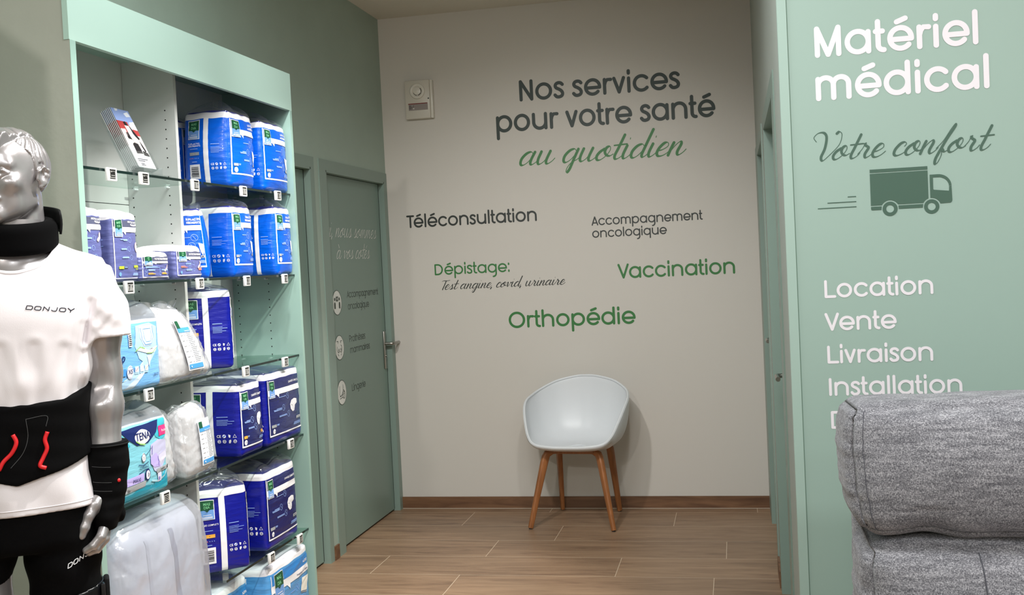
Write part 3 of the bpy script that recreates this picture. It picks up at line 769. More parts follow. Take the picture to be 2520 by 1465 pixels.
# ------------------------------------------------------------------ white shell chair with oak legs
def chair():
    M_shell = mat('white_plastic_shell', (226, 229, 232), 0.38, bump=0.05, bscale=500, bdist=0.0006)
    root = empty('shell_chair', (-0.893, 5.845, 0), math.radians(-6), 'white plastic shell armchair with oak legs against the white wall', 'chair')
    # rim of the bucket: angle 0 = front centre, 180 = back centre
    keys = [(0, 0, -.235, .452), (22, .105, -.236, .455), (42, .19, -.222, .468), (56, .232, -.185, .505), (68, .262, -.130, .575), (80, .283, -.070, .640), (95, .290, -.005, .678), (112, .278, .075, .700), (130, .248, .148, .724), (150, .170, .213, .762), (168, .065, .243, .785), (180, 0, .247, .789)]
    A = [k[0] for k in keys]
    def rim(t):
        a = abs(((t + 180) % 360) - 180); s = 1 if ((t + 180) % 360) - 180 >= 0 else -1
        # smooth interpolation by Catmull-Rom on the keys
        i = max(j for j in range(len(A)) if A[j] <= a + 1e-9); i = min(i, len(A) - 2)
        f_ = (a - A[i]) / (A[i + 1] - A[i])
        def g(j, c):
            if j < 0: v = keys[-j]; return -v[c] if c == 1 else v[c]
            if j > len(keys) - 1: v = keys[2 * len(keys) - 2 - j]; return -v[c] if c == 1 else v[c]
            return keys[j][c]
        out = []
        for c in (1, 2, 3):
            p0, p1, p2, p3 = g(i - 1, c), g(i, c), g(i + 1, c), g(i + 2, c)
            out.append(.5 * (2 * p1 + (p2 - p0) * f_ + (2 * p0 - 5 * p1 + 4 * p2 - p3) * f_ ** 2 + (3 * p1 - p0 - 3 * p2 + p3) * f_ ** 3))
        return out[0] * s, out[1], out[2]
    cx, cy, cz = 0, .03, .418
    def S(u, v):
        x, y, z = rim(u * 360)
        back = max(0, -math.cos(math.radians(u * 360)))
        gp = 1 - (1 - v) ** 1.9
        hp = v ** (3.4 - .6 * back)
        px_ = cx + (x - cx) * gp * (1 - .05 * (1 - v) * v)
        py_ = cy + (y - cy) * gp
        pz_ = cz + (z - cz) * hp + .006 * (1 - v) ** 2
        if z - cz < .1: pz_ = cz + (z - cz) * (v ** 2.0) 
        return (px_, py_, pz_)
    b = MB(); nu, nv = 120, 34
    b.grid(lambda u, v: S(u, max(v, .012)), nu, nv, M_shell, closed_u=True)
    k0 = len(b.v); b.v.append((cx, cy, cz + .004)); i0 = b.mi(M_shell)
    for k in range(nu): b.f.append((k0, (k + 1) % nu, k)); b.m.append(i0)
    o = b.build('shell', root, 180)
    md = o.modifiers.new('thickness', 'SOLIDIFY'); md.thickness = .008; md.offset = 1.0
    md = o.modifiers.new('round', 'BEVEL'); md.width = .003; md.segments = 2; md.limit_method = 'ANGLE'; md.angle_limit = math.radians(60)
    rb = MB(); rb.tube([rim(3 * k) for k in range(120)], .0062, M_shell, 10, closed=True)
    rb.build('rim', root, 180)
    # legs: tapered oak bars bending into the seat frame
    feet = {'a': (-.232, -.222, 0), 'b': (.232, -.222, 0), 'c': (-.172, .232, 0), 'd': (.168, .232, 0)}
    for k, (fx, fy, _) in feet.items():
        tx = math.copysign(.150, fx); ty = -.135 if fy < 0 else .13
        path = [Vector((fx, fy, .006)), Vector((fx + (tx - fx) * .45, fy + (ty - fy) * .45, .185)), Vector((fx + (tx - fx) * .86, fy + (ty - fy) * .86, .345)), Vector((fx + (tx - fx) * .97, fy + (ty - fy) * .97, .383)), Vector((tx * .96, ty * .97, .399)), Vector((tx * .80, ty * .88, .4075)), Vector((tx * .3, ty * .6, .409))]
        wd = [(.011, .0135), (.0135, .017), (.0155, .021), (.016, .021), (.016, .0195), (.0155, .013), (.0145, .010)]
        lb = MB(); V = []; F = []
        out = Vector((fx, fy, 0)).normalized()
        side = Vector((-out.y, out.x, 0))
        for i, p in enumerate(path):
            d = (path[min(i + 1, len(path) - 1)] - path[max(i - 1, 0)]).normalized()
            nrm = d.cross(side).normalized()
            a, c = wd[i]
            for q in range(16):
                t = 2 * PI * q / 16; ct, st = math.cos(t), math.sin(t)
                e = .55
                V.append(p + side * (a * math.copysign(abs(ct) ** e, ct)) + nrm * (c * math.copysign(abs(st) ** e, st)))
        n = 16
        for i in range(len(path) - 1):
            for q in range(n): F.append((i * n + q, i * n + (q + 1) % n, (i + 1) * n + (q + 1) % n, (i + 1) * n + q))
        F.append(list(range(n))); F.append([(len(path) - 1) * n + q for q in range(n)][::-1])
        lb.add(V, F, M_oak)
        leg = lb.build('leg', root, 50)
        gl = MB(); gl.cyl((fx, fy, 0), (fx + (tx - fx) * .01, fy + (ty - fy) * .01, .008), .009, mat('felt_glide', (60, 50, 44), 0.9), 14)
        gl.build('glide', leg)
    fb = MB()
    fb.box((-.142, -.132, .398), (.142, -.108, .416), M_oak, .003)
    fb.box((-.13, .105, .398), (.13, .128, .416), M_oak, .003)
    fb.box((-.02, -.12, .399), (.02, .12, .415), M_oak, .003)
    fb.build('seat_frame', root, 40)
chair()

# ------------------------------------------------------------------ grey recliner at the right edge
def fabric_mat():
    m = bpy.data.materials.new('heather_grey_weave'); m.use_nodes = True
    nt = m.node_tree; b = nt.nodes['Principled BSDF']; N = nt.nodes.new; L = nt.links.new
    tc = N('ShaderNodeTexCoord')
    def nz(scale, stretch, detail=2):
        mp = N('ShaderNodeMapping'); mp.inputs['Scale'].default_value = stretch; L(tc.outputs['Object'], mp.inputs[0])
        n = N('ShaderNodeTexNoise'); n.inputs['Scale'].default_value = scale; n.inputs['Detail'].default_value = detail; L(mp.outputs[0], n.inputs['Vector']); return n
    a = nz(560, (.45, .6, 1.6)); c = nz(560, (1.6, .6, .45)); d = nz(60, (.3, .5, 2.0), 3)
    ad = N('ShaderNodeMath'); ad.operation = 'ADD'; L(a.outputs['Fac'], ad.inputs[0]); L(c.outputs['Fac'], ad.inputs[1])
    m2 = N('ShaderNodeMath'); m2.operation = 'MULTIPLY_ADD'; L(d.outputs['Fac'], m2.inputs[0]); m2.inputs[1].default_value = .5; L(ad.outputs[0], m2.inputs[2])
    r = N('ShaderNodeValToRGB'); e = r.color_ramp.elements
    sc = N('ShaderNodeMath'); sc.operation = 'MULTIPLY'; L(m2.outputs[0], sc.inputs[0]); sc.inputs[1].default_value = .4
    e[0].position = .40; e[0].color = (*lin((78, 77, 84)), 1); e[1].position = .60; e[1].color = (*lin((182, 180, 186)), 1)
    x = e.new(.5); x.color = (*lin((122, 121, 127)), 1)
    L(sc.outputs[0], r.inputs[0]); L(r.outputs[0], b.inputs['Base Color'])
    b.inputs['Roughness'].default_value = .9; b.inputs['Sheen Weight'].default_value = .15
    bp = N('ShaderNodeBump'); bp.inputs['Strength'].default_value = .35; bp.inputs['Distance'].default_value = .002
    L(sc.outputs[0], bp.inputs['Height']); L(bp.outputs[0], b.inputs['Normal'])
    return m
M_fab = fabric_mat()
M_seam = mat('grey_seam', (84, 84, 92), 0.9)

def cushion(w, d, h, r, seed, nx=56, ny=24, nz=36, bulge=(.02, .03, .03), wr=.004, m=None, shape=None):
    """soft box centred at the origin, made of rounded-box points with folds"""
    rng = random.Random(seed)
    ph = [rng.uniform(0, 6.28) for _ in range(16)]
    def D(P):
        half = Vector((w / 2, d / 2, h / 2))
        q = Vector([P[i] * half[i] for i in range(3)])
        inn = Vector([max(-(half[i] - r), min(half[i] - r, q[i])) for i in range(3)])
        n = q - inn
        p = inn + n.normalized() * r if n.length > 1e-9 else q
        p.x *= 1 + bulge[0] / (w / 2) * (1 - P[1] ** 2) * (1 - P[2] ** 2)
        p.y *= 1 + bulge[1] / (d / 2) * (1 - P[0] ** 4) * (1 - P[2] ** 2)
        p.z *= 1 + bulge[2] / (h / 2) * (1 - P[0] ** 4) * (1 - P[1] ** 2)
        edge = max(abs(P[0]), 0) ** 6
        f_ = wr * edge * (math.sin(P[2] * 16 + ph[0] + 2 * math.sin(P[2] * 5 + ph[1])) + .6 * math.sin(P[2] * 31 + ph[2]))
        p.x += f_ * .6; p.y += f_ * (1 - abs(P[1])) * .6
        e2 = abs(P[2]) ** 8
        p.z += wr * .7 * e2 * (math.sin(P[0] * 9 + ph[3]) + .5 * math.sin(P[0] * 21 + ph[4]))
        p.y += wr * .5 * math.sin(P[0] * 5 + ph[5]) * math.sin(P[2] * 4 + ph[6])
        if shape: p = shape(p, P)
        return p
    b = MB(); m = m or M_fab
    faces = [(0, 1, 2, 1, nx, nz, -1), (0, 1, 2, 1, nx, nz, 1), (1, 0, 2, 0, ny, nz, -1), (1, 0, 2, 0, ny, nz, 1), (0, 2, 1, 2, nx, ny, -1), (0, 2, 1, 2, nx, ny, 1)]
    for a, fix, c, _, na, nc, sg in faces:
        def fn(u, v):
            P = [0, 0, 0]; P[a] = 2 * u - 1; P[c] = 2 * v - 1; P[fix] = sg
            return D(P)[:]
        b.grid(fn, na, nc, m)
    return b, D

def recliner():
    root = empty('recliner', (0.66, 2.40, 0), label='grey woven fabric recliner standing in front of the pale green panel', cat='armchair')
    X0 = .218 - .66; W = .88
    # upper back cushion (headrest)
    def sh1(p, P):
        t = (P[2] + 1) / 2
        p.x += .012 * (1 - t) * (1 if P[0] < 0 else -1) + (.012 * math.sin(t * PI) if P[0] < 0 else 0) * -1
        p.y += .03 * (t - .5)
        if P[2] < -.5: p.z += .012 * math.exp(-((p.x + W / 2 - .145) / .05) ** 2) * abs(P[2])
        return p
    b, D = cushion(W, .26, .272, .045, 3, bulge=(.006, .045, .008), wr=.0024, shape=sh1)
    o = b.build('headrest_cushion', root, 180, weld=.0004); o.location = (X0 + W / 2, -.01, .985); o.rotation_euler = (math.radians(-3), math.radians(0), 0)
    # lower back cushion
    def sh2(p, P):
        p.y += -.03 * (1 - P[2]) * .5
        return p
    b, D2 = cushion(W - .025, .27, .42, .06, 5, nz=44, bulge=(.01, .05, .01), wr=.0024, shape=sh2)
    o2 = b.build('back_cushion', root, 180, weld=.0004); o2.location = (X0 + W / 2 + .004, -.03, .640)
    # stitched seams on the lower cushion
    for u in (.255, .745):
        s = MB(); pts = []
        for k in range(30):
            v = -.97 + 1.92 * k / 29
            P = [2 * u - 1 + (.02 * math.cos(v * 1.4)) * (1 if u < .5 else -1), -1, v]
            p = D2(P); pts.append((p.x, p.y - .0008, p.z))
        s.tube(pts, .0014, M_seam, 6); q = s.build('seam', o2, 180)
    for u in (-.93,):
        s = MB(); pts = []
        for k in range(26):
            v = -.98 + 1.96 * k / 25
            p = D([u, -1, v]); pts.append((p.x, p.y - .0002, p.z))
        s.tube(pts, .0009, M_seam, 6); s.build('seam', o, 180)
    # hidden shell of the back, seat, arms and base
    f = MB(); f.box((X0 + .03, .10, .08), (X0 + W - .03, .24, 1.04), M_fab, .03); f.build('back_frame', root, 60)
    b, _ = cushion(W - .04, .62, .22, .06, 8, bulge=(.005, .03, .03)); o3 = b.build('seat_cushion', root, 180, weld=.0004); o3.location = (X0 + W / 2, -.42, .38)
    f = MB(); f.box((X0 + .02, -.70, .06), (X0 + W - .02, .2, .27), M_fab, .03); f.build('base', root, 60)
    for s in (-1, 1):
        f = MB(); f.box((X0 + W / 2 + s * (W / 2 - .015) - .055, -.70, .06), (X0 + W / 2 + s * (W / 2 - .015) + .055, -.12, .56), M_fab, .045); f.build('armrest', root, 60)
    for sx in (.06, W - .06):
        for sy in (-.62, .14):
            g = MB(); g.cyl((X0 + sx, sy, 0), (X0 + sx, sy, .065), .022, M_gap, 16); g.build('foot', root, 40)
recliner()
# ------------------------------------------------------------------ tall shelving unit
UX0, UXF = -2.028, -1.7255            # back and front of the unit
UY0, UY1 = 2.586, 4.050               # near and far end
ZS = [1.776, 1.450, 1.125, 0.801, 0.413]   # glass shelf levels
M_unitg = mat('sage_laminate', (150, 181, 170), 0.42)
M_unitw = mat('light_grey_laminate', (206, 208, 206), 0.45)
M_fascia = mat('pale_sage_fascia', (178, 207, 196), 0.4)
M_hole = mat('drill_hole', (14, 14, 14), 0.9)

def unit():
    root = empty('shelving_unit', (UX0, UY0, 0), label='tall pale green shelving unit with glass shelves of hygiene packs', cat='shelving unit')
    P = lambda name, lo, hi, m: box_obj(name, lo, hi, m, root)
    P('fascia', (UXF - .0165, UY0 - .007, 2.115), (UXF, UY1 + .001, 2.2635), M_fascia)
    P('side_panel', (UX0, UY0, .0), (UXF, UY0 + .0215, 2.115), M_unitg)
    P('front_lip', (-1.7262, UY0 - .0042, 0), (UXF, UY0 + .0001, 2.115), M_unitg)
    # far side with drilled rows
    b = MB(); b.box((UX0, UY1 - .019, 0), (UXF, UY1, 2.115), M_unitg); b.box((UX0, UY1 - .019, 2.115), (UXF - .0168, UY1, 2.2), M_unitg)
    yf = UY1 - .0192
    def holes(b, y, xs, z0, z1):
        k = 0; z = z0
        while z < z1:
            for x in xs:
                V = [(x + .0026 * math.cos(2 * PI * q / 10), y, z + .0026 * math.sin(2 * PI * q / 10)) for q in range(10)]
                b.add(V, [list(range(10))[::-1]], M_hole)
            z += .032; k += 1
    holes(b, yf, (-1.859, -1.993), .30, 2.05)
    b.build('side_panel', root, None, True)
    b = MB(); b.box((UX0 + .012, 3.298, .07), (-1.826, 3.315, 2.2), M_unitw)
    holes(b, 3.2978, (-1.862, -1.998), .30, 2.05)
    b.build('divider', root, None, True)
    b = MB(); b.box((UX0, UY0 + .02, .05), (UX0 + .011, 3.306, 2.2), M_unitw)
    b.box((UX0 + .011, UY0 + .02, 1.7165), (UX0 + .0114, 3.30, 1.7185), M_gap)
    b.build('back_panel', root, None, True)
    P('back_panel', (UX0, 3.3065, .05), (UX0 + .011, UY1 - .019, 2.2), M_unitw)
    P('top_panel', (UX0, UY0 + .0215, 2.2), (UXF - .0166, UY1 - .019, 2.219), M_unitg)
    P('bottom_panel', (UX0 + .011, UY0 + .0215, .05), (UXF - .02, UY1 - .019, .069), M_unitg)
    P('plinth', (UXF - .05, UY0 + .0215, 0), (UXF - .035, UY1 - .019, .05), M_unitg)
unit()

def glass_mat():
    m = bpy.data.materials.new('clear_shelf_glass'); m.use_nodes = True
    nt = m.node_tree
    for n in list(nt.nodes): nt.nodes.remove(n)
    N = nt.nodes.new; L = nt.links.new
    out = N('ShaderNodeOutputMaterial'); tr = N('ShaderNodeBsdfTransparent'); tr.inputs[0].default_value = (.86, .93, .90, 1)
    gl = N('ShaderNodeBsdfGlossy'); gl.inputs['Roughness'].default_value = .02; fr = N('ShaderNodeLayerWeight'); pw = N('ShaderNodeMath'); pw.operation = 'POWER'; pw.inputs[1].default_value = 4.0; L(fr.outputs['Facing'], pw.inputs[0])
    ma = N('ShaderNodeMath'); ma.operation = 'MULTIPLY_ADD'; ma.inputs[1].default_value = .6; ma.inputs[2].default_value = .03; L(pw.outputs[0], ma.inputs[0])
    mx = N('ShaderNodeMixShader'); L(ma.outputs[0], mx.inputs[0]); L(tr.outputs[0], mx.inputs[1]); L(gl.outputs[0], mx.inputs[2]); L(mx.outputs[0], out.inputs[0])
    return m
M_glass = glass_mat()
M_gedge = mat('dark_glass_edge', (16, 34, 32), 0.15)
ORD = ['top', 'second', 'third', 'fourth', 'lowest']
SHN = ['carrying the leaflet holder', 'carrying the lilac packs', 'carrying the pale blue underwear pack', 'carrying the turquoise pack']
SHF = ['carrying bright blue packs under the fascia', 'carrying bright blue packs at eye level', 'with an empty right end and drilled panel behind', 'carrying two big navy packs side by side', 'just above the light blue mattress pads']
def shelf(z, y0, y1, label):
    root = empty('glass_shelf', (UX0 + .012, y0, z), label=label, cat='shelf', group='glass shelves of the tall unit')
    g = MB(); w = (-1.7425) - (UX0 + .012)
    g.box((0, 0, -.004), (w - .0012, y1 - y0, .004), M_glass); g.build('pane', root)
    e = MB(); e.box((w - .0012, 0, -.004), (w, y1 - y0, .004), M_gedge); e.build('front_edge', root)
    for yy in ((.012, y1 - y0 - .012)):
        for xx in (.035, w - .12):
            s = MB(); s.cyl((xx, yy - .012, -.0085), (xx, yy + .012, -.0085), .0042, mat('clear_peg', (214, 220, 220), .2), 10); s.build('shelf_peg', root, 40)
for i in range(4): shelf(ZS[i], UY0 + .022, 3.2975, 'glass shelf %s, left bay, %s' % (ORD[i], SHN[i]))
for i in range(5): shelf(ZS[i], 3.3155, UY1 - .0195, 'glass shelf %s, right bay, %s' % (ORD[i], SHF[i]))

# ------------------------------------------------------------------ price tags
M_tag = mat('white_tag_plastic', (236, 236, 234), 0.35)
M_eink = mat('eink_grey', (150, 150, 148), 0.4)
M_ebk = mat('eink_black', (18, 18, 18), 0.5)
_font_cache = {}
def font_poly(text, bold=0.0):
    """flat mesh of a built-in font text: verts (x,y), faces, width"""
    key = (text, bold)
    if key in _font_cache: return _font_cache[key]
    cu = bpy.data.curves.new('t', 'FONT'); cu.body = text; cu.size = 1.0; cu.offset = bold; cu.resolution_u = 3
    ob = bpy.data.objects.new('t', cu); COL.objects.link(ob)
    dg = bpy.context.evaluated_depsgraph_get(); me = ob.evaluated_get(dg).to_mesh()
    V = [(v.co.x, v.co.y) for v in me.vertices]; F = [tuple(p.vertices) for p in me.polygons]
    ob.evaluated_get(dg).to_mesh_clear()
    bpy.data.objects.remove(ob); bpy.data.curves.remove(cu)
    x0 = min(v[0] for v in V); x1 = max(v[0] for v in V)
    _font_cache[key] = ([(a - x0, b_) for a, b_ in V], F, x1 - x0)
    return _font_cache[key]

TAGS = [(2.752, 0, None, 'left of the leaflet holder'), (2.924, 0, None, 'under the leaflet holder'), (3.235, 0, '1', 'left of the plump blue pack'), (3.589, 0, '1', 'between the two blue packs'), (3.888, 0, '8', 'at the right end'),
        (2.808, 1, '7', 'under the tall lilac pack'), (3.230, 1, '5', 'under the small lilac pack'), (3.578, 1, '9', 'under the middle blue pack'), (3.910, 1, '8', 'at the right end'),
        (2.882, 2, '2', 'under the pale blue underwear pack'), (3.528, 2, '1', 'right of the navy pack'), (3.870, 2, '4', 'at the right end'),
        (2.938, 3, '35', 'under the turquoise pack'), (3.881, 3, '6', 'below the large navy pack'),
        (3.652, 4, '1', 'left of the other'), (3.918, 4, '3', 'at its right end')]
rt = random.Random(4)
for (y, lv, num, where) in TAGS:
    root = empty('price_tag', (-1.7395, y, ZS[lv] - .012), math.radians(90 + rt.uniform(-2, 2)), 'small white price tag on the %s glass shelf %s' % (ORD[lv], where), 'price tag', 'electronic price tags on the shelf edges')
    # local: front faces -y
    f = MB(); f.box((-.0235, -.011, -.019), (.0235, -.001, .019), M_tag, .003); f.build('frame', root, 40)
    s = MB(); s.box((-.014, -.0114, -.0135), (.0155, -.0109, .0145), M_eink)
    s.box((-.0135, -.0117, .0095), (.015, -.0114, .0138), M_ebk)
    if num:
        V, F, wd = font_poly(num, .02); hh = .0205
        s.add([(-.009 + a * hh * .9, -.0118, -.008 + c * hh) for a, c in V], F, M_ebk)
        V, F, wd = font_poly('€', .01); s.add([(.0085 + a * .008, -.0118, -.001 + c * .009) for a, c in V], F, M_ebk)
    else:
        s.box((-.011, -.0117, -.008), (.012, -.0114, .008), M_ebk)
        s.box((-.008, -.0119, -.0045), (.010, -.0116, -.0025), M_eink); s.box((-.008, -.0119, .0055), (-.003, -.0116, .0075), M_eink)
    s.box((-.0135, -.0117, -.013), (.012, -.0114, -.0105), M_ebk)
    s.build('screen', root)
    c = MB(); c.box((-.016, -.0015, .013), (.016, .008, .0148), M_tag); c.box((-.016, -.0015, .004), (.016, .001, .0148), M_tag); c.build('clip', root)

# ------------------------------------------------------------------ leaflet holder
def leaflets():
    M_acr = film_mat('clear_acrylic', (246, 248, 248), .03, .03, 0)
    root = empty('leaflet_holder', (-1.765, 3.035, ZS[0] + .0045), math.radians(90), 'clear acrylic leaflet holder on the top glass shelf', 'leaflet holder')
    # local: x along the shelf, front at -y, leaning back
    th = math.radians(25); W = .112
    up = Vector((0, math.sin(th), math.cos(th))); bk = Vector((0, math.cos(th), -math.sin(th)))
    def Q(x, a, c): return Vector((x, 0, 0)) + bk * a + up * c
    def slab(b, x0, x1, a0, a1, c0, c1, m):
        V = [Q(x, a, c) for c in (c0, c1) for (x, a) in ((x0, a0), (x1, a0), (x1, a1), (x0, a1))]
        b.add(V, [(0, 3, 2, 1), (4, 5, 6, 7), (0, 1, 5, 4), (1, 2, 6, 5), (2, 3, 7, 6), (3, 0, 4, 7)], m)
    h0 = .032
    t = MB(); slab(t, -W / 2, W / 2, .044, .0465, h0 - .0, h0 + .19, M_acr); t.build('back_plate', root)
    t = MB(); slab(t, -W / 2, W / 2, -.0025, 0, h0, h0 + .055, M_acr); t.build('front_plate', root)
    for s in (-1, 1):
        t = MB(); V = [Q(s * W / 2 + dx, a, c) for dx in (-.001, .001) for (a, c) in ((0, h0), (.044, h0), (.044, h0 + .15), (.018, h0 + .12), (0, h0 + .055))]
        t.add(V, [(0, 1, 2, 3, 4), (9, 8, 7, 6, 5)] + [(k, (k + 1) % 5, (k + 1) % 5 + 5, k + 5) for k in range(5)], M_acr); t.build('side_plate', root)
    t = MB(); t.box((-W / 2, -.03, 0), (W / 2, .055, .0025), M_acr)
    slab(t, -W / 2, W / 2, -.002, .046, h0 - .0025, h0, M_acr)
    t.box((-W / 2, .0, .0025), (-W / 2 + .002, .04, .03), M_acr); t.box((W / 2 - .002, .0, .0025), (W / 2, .04, .03), M_acr)
    t.build('foot_plate', root)
    M_pap = mat('leaflet_paper', (236, 235, 236), .45); M_sky = mat('leaflet_sky', (150, 172, 226), .4); M_skyw = mat('leaflet_cloud', (232, 236, 246), .4)
    M_red = mat('leaflet_red', (176, 62, 62), .4); M_pink = mat('leaflet_pink', (232, 206, 204), .4); M_pave = mat('leaflet_paving', (206, 196, 192), .4); M_blk = mat('leaflet_black', (30, 28, 32), .4); M_wh = mat('leaflet_white', (244, 240, 242), .4)
    proto = None
    for k in range(7):
        lf = empty('leaflet', (0, 0, 0), 0, None, None)
        a0 = .004 + k * .0056; dz = (k % 3) * .0012
        pm = MB(); w2 = .05
        def S(b, x0, x1, c0, c1, m, o=0): slab(b, x0, x1, a0 - .0002 - o, a0 + .0012, h0 + dz + c0, h0 + dz + c1, m)
        slab(pm, -w2, w2, a0, a0 + .004, h0 + dz, h0 + dz + .21, M_pap)
        S(pm, -w2, w2, .155, .21, M_sky); S(pm, -w2, w2, .075, .155, M_pave)
        S(pm, -w2, .01, .115, .165, M_red, .0002)
        o = pm
        if k == 0:
            def poly(pts, m, off): o.add([Q(x, a0 - .0004 - off, h0 + dz + c) for x, c in pts], [list(range(len(pts)))[::-1]], m)
            poly([(-.03, .21), (-.012, .21), (-.016, .202), (-.03, .200)], M_skyw, .0002); poly([(.012, .196), (.04, .205), (.046, .188), (.02, .184)], M_skyw, .0002)
            poly([(.02, .165), (.05, .17), (.05, .12), (.012, .12)], M_skyw, .0001)
            poly([(.02, .14), (.05, .138), (.05, .118), (.02, .118)], M_red, .0003)
            poly([(-.03, .125), (-.012, .125), (-.012, .100), (-.03, .102)], M_blk, .0003); poly([(-.05, .135), (-.022, .137), (-.022, .112), (-.05, .108)], M_pink, .0003)
            # seated figure on the cover photo
            poly([(-.016, .162), (-.003, .166), (.004, .150), (-.004, .144), (-.014, .150)], M_blk, .0005)
            poly([(-.018, .150), (.006, .150), (.014, .118), (.004, .104), (-.014, .106)], M_pink, .0006)
            poly([(.008, .152), (.016, .140), (.036, .108), (.030, .102), (.010, .122)], M_blk, .0007)
            poly([(-.010, .106), (.018, .108), (.026, .092), (.022, .062), (.014, .062), (.012, .086), (-.006, .094)], M_wh, .0008)
            poly([(.022, .100), (.030, .094), (.040, .062), (.032, .058)], M_blk, .0007)
            poly([(-.020, .084), (-.008, .090), (.010, .086), (.014, .052), (-.022, .050)], M_blk, .0004); poly([(.018, .064), (.044, .056), (.046, .044), (.016, .046)], M_blk, .0004)
            tx = mat('leaflet_print', (70, 68, 84), .5)
            for x0, x1, c in ((-.036, .022, .030), (-.036, .002, .0235), (-.028, -.008, .014), (-.030, -.004, .009)):
                poly([(x0, c - .0012), (x1, c - .0012), (x1, c + .0012), (x0, c + .0012)], tx, .0003)
        lb = pm.build('pages', None)
        # a leaflet is one folded sheet: keep it as a single mesh
        lb.name = 'leaflet'; bpy.data.objects.remove(lf)
        lb.matrix_world = Matrix.Translation(root.location) @ Matrix.Rotation(math.radians(90), 4, 'Z')
        tag(lb, 'front leaflet with a street photo, in the clear holder' if k == 0 else 'folded leaflet stacked behind the front one in the clear holder', 'leaflet', 'leaflets in the acrylic holder')
leaflets()
# ------------------------------------------------------------------ packs
def plastic(name, rgb, rough=.28, bump=.55, bs=16):
    return mat(name, rgb, rough, bump=bump, bscale=bs, bdist=.006, coat=.25, bstretch=(.6, .6, 3.4))
B_BLUE = plastic('bright_blue_wrap', (0, 94, 214)); B_NAVY = plastic('navy_wrap', (14, 22, 140)); B_DARK = plastic('deep_navy_wrap', (22, 30, 96))
B_LIL = plastic('lilac_wrap', (96, 102, 158)); B_GREY = plastic('slate_wrap', (84, 88, 112)); B_WHITE = plastic('white_wrap', (238, 236, 240)); B_SKY = plastic('sky_wrap', (84, 156, 216))
B_SKYD = plastic('sky_wrap_dark', (48, 132, 206)); B_TEAL = plastic('turquoise_wrap', (22, 150, 176)); B_AQUA = plastic('aqua_wrap', (128, 198, 214)); B_PALE = plastic('pale_blue_wrap', (120, 182, 236))
K_GRN = mat('print_green', (24, 84, 56), .4); K_LBL = mat('print_light_blue', (112, 158, 220), .4); K_WHT = mat('print_white', (245, 244, 248), .4); K_BLK = mat('print_black', (24, 24, 30), .5)
K_NVY = mat('print_navy', (18, 36, 96), .4); K_LGT = mat('print_faint_blue', (150, 180, 240), .4); K_ORG = mat('print_orange', (240, 176, 70), .4); K_LIM = mat('print_lime', (186, 210, 60), .4); K_COR = mat('print_coral', (238, 130, 110), .4)
K_PNK = mat('print_pink', (226, 52, 128), .4); K_PUR = mat('print_mauve', (186, 172, 232), .4); K_GRY = mat('print_grey', (160, 164, 168), .4); K_LAV = mat('print_lavender', (190, 190, 220), .4); K_SKY = mat('print_sky', (76, 156, 220), .4); K_ROS = mat('print_rose', (214, 190, 196), .4)
F_FILM = film_mat('clear_wrap_film', (248, 249, 252), .06, .08, .5, 30)
F_MILK = film_mat('milky_film', (236, 240, 246), .42, .14, .9, 22)
F_HAZE = film_mat('hazy_film', (244, 246, 250), .22, .14, 1.0, 44, 1.0, .12, (.78, .79, .81))

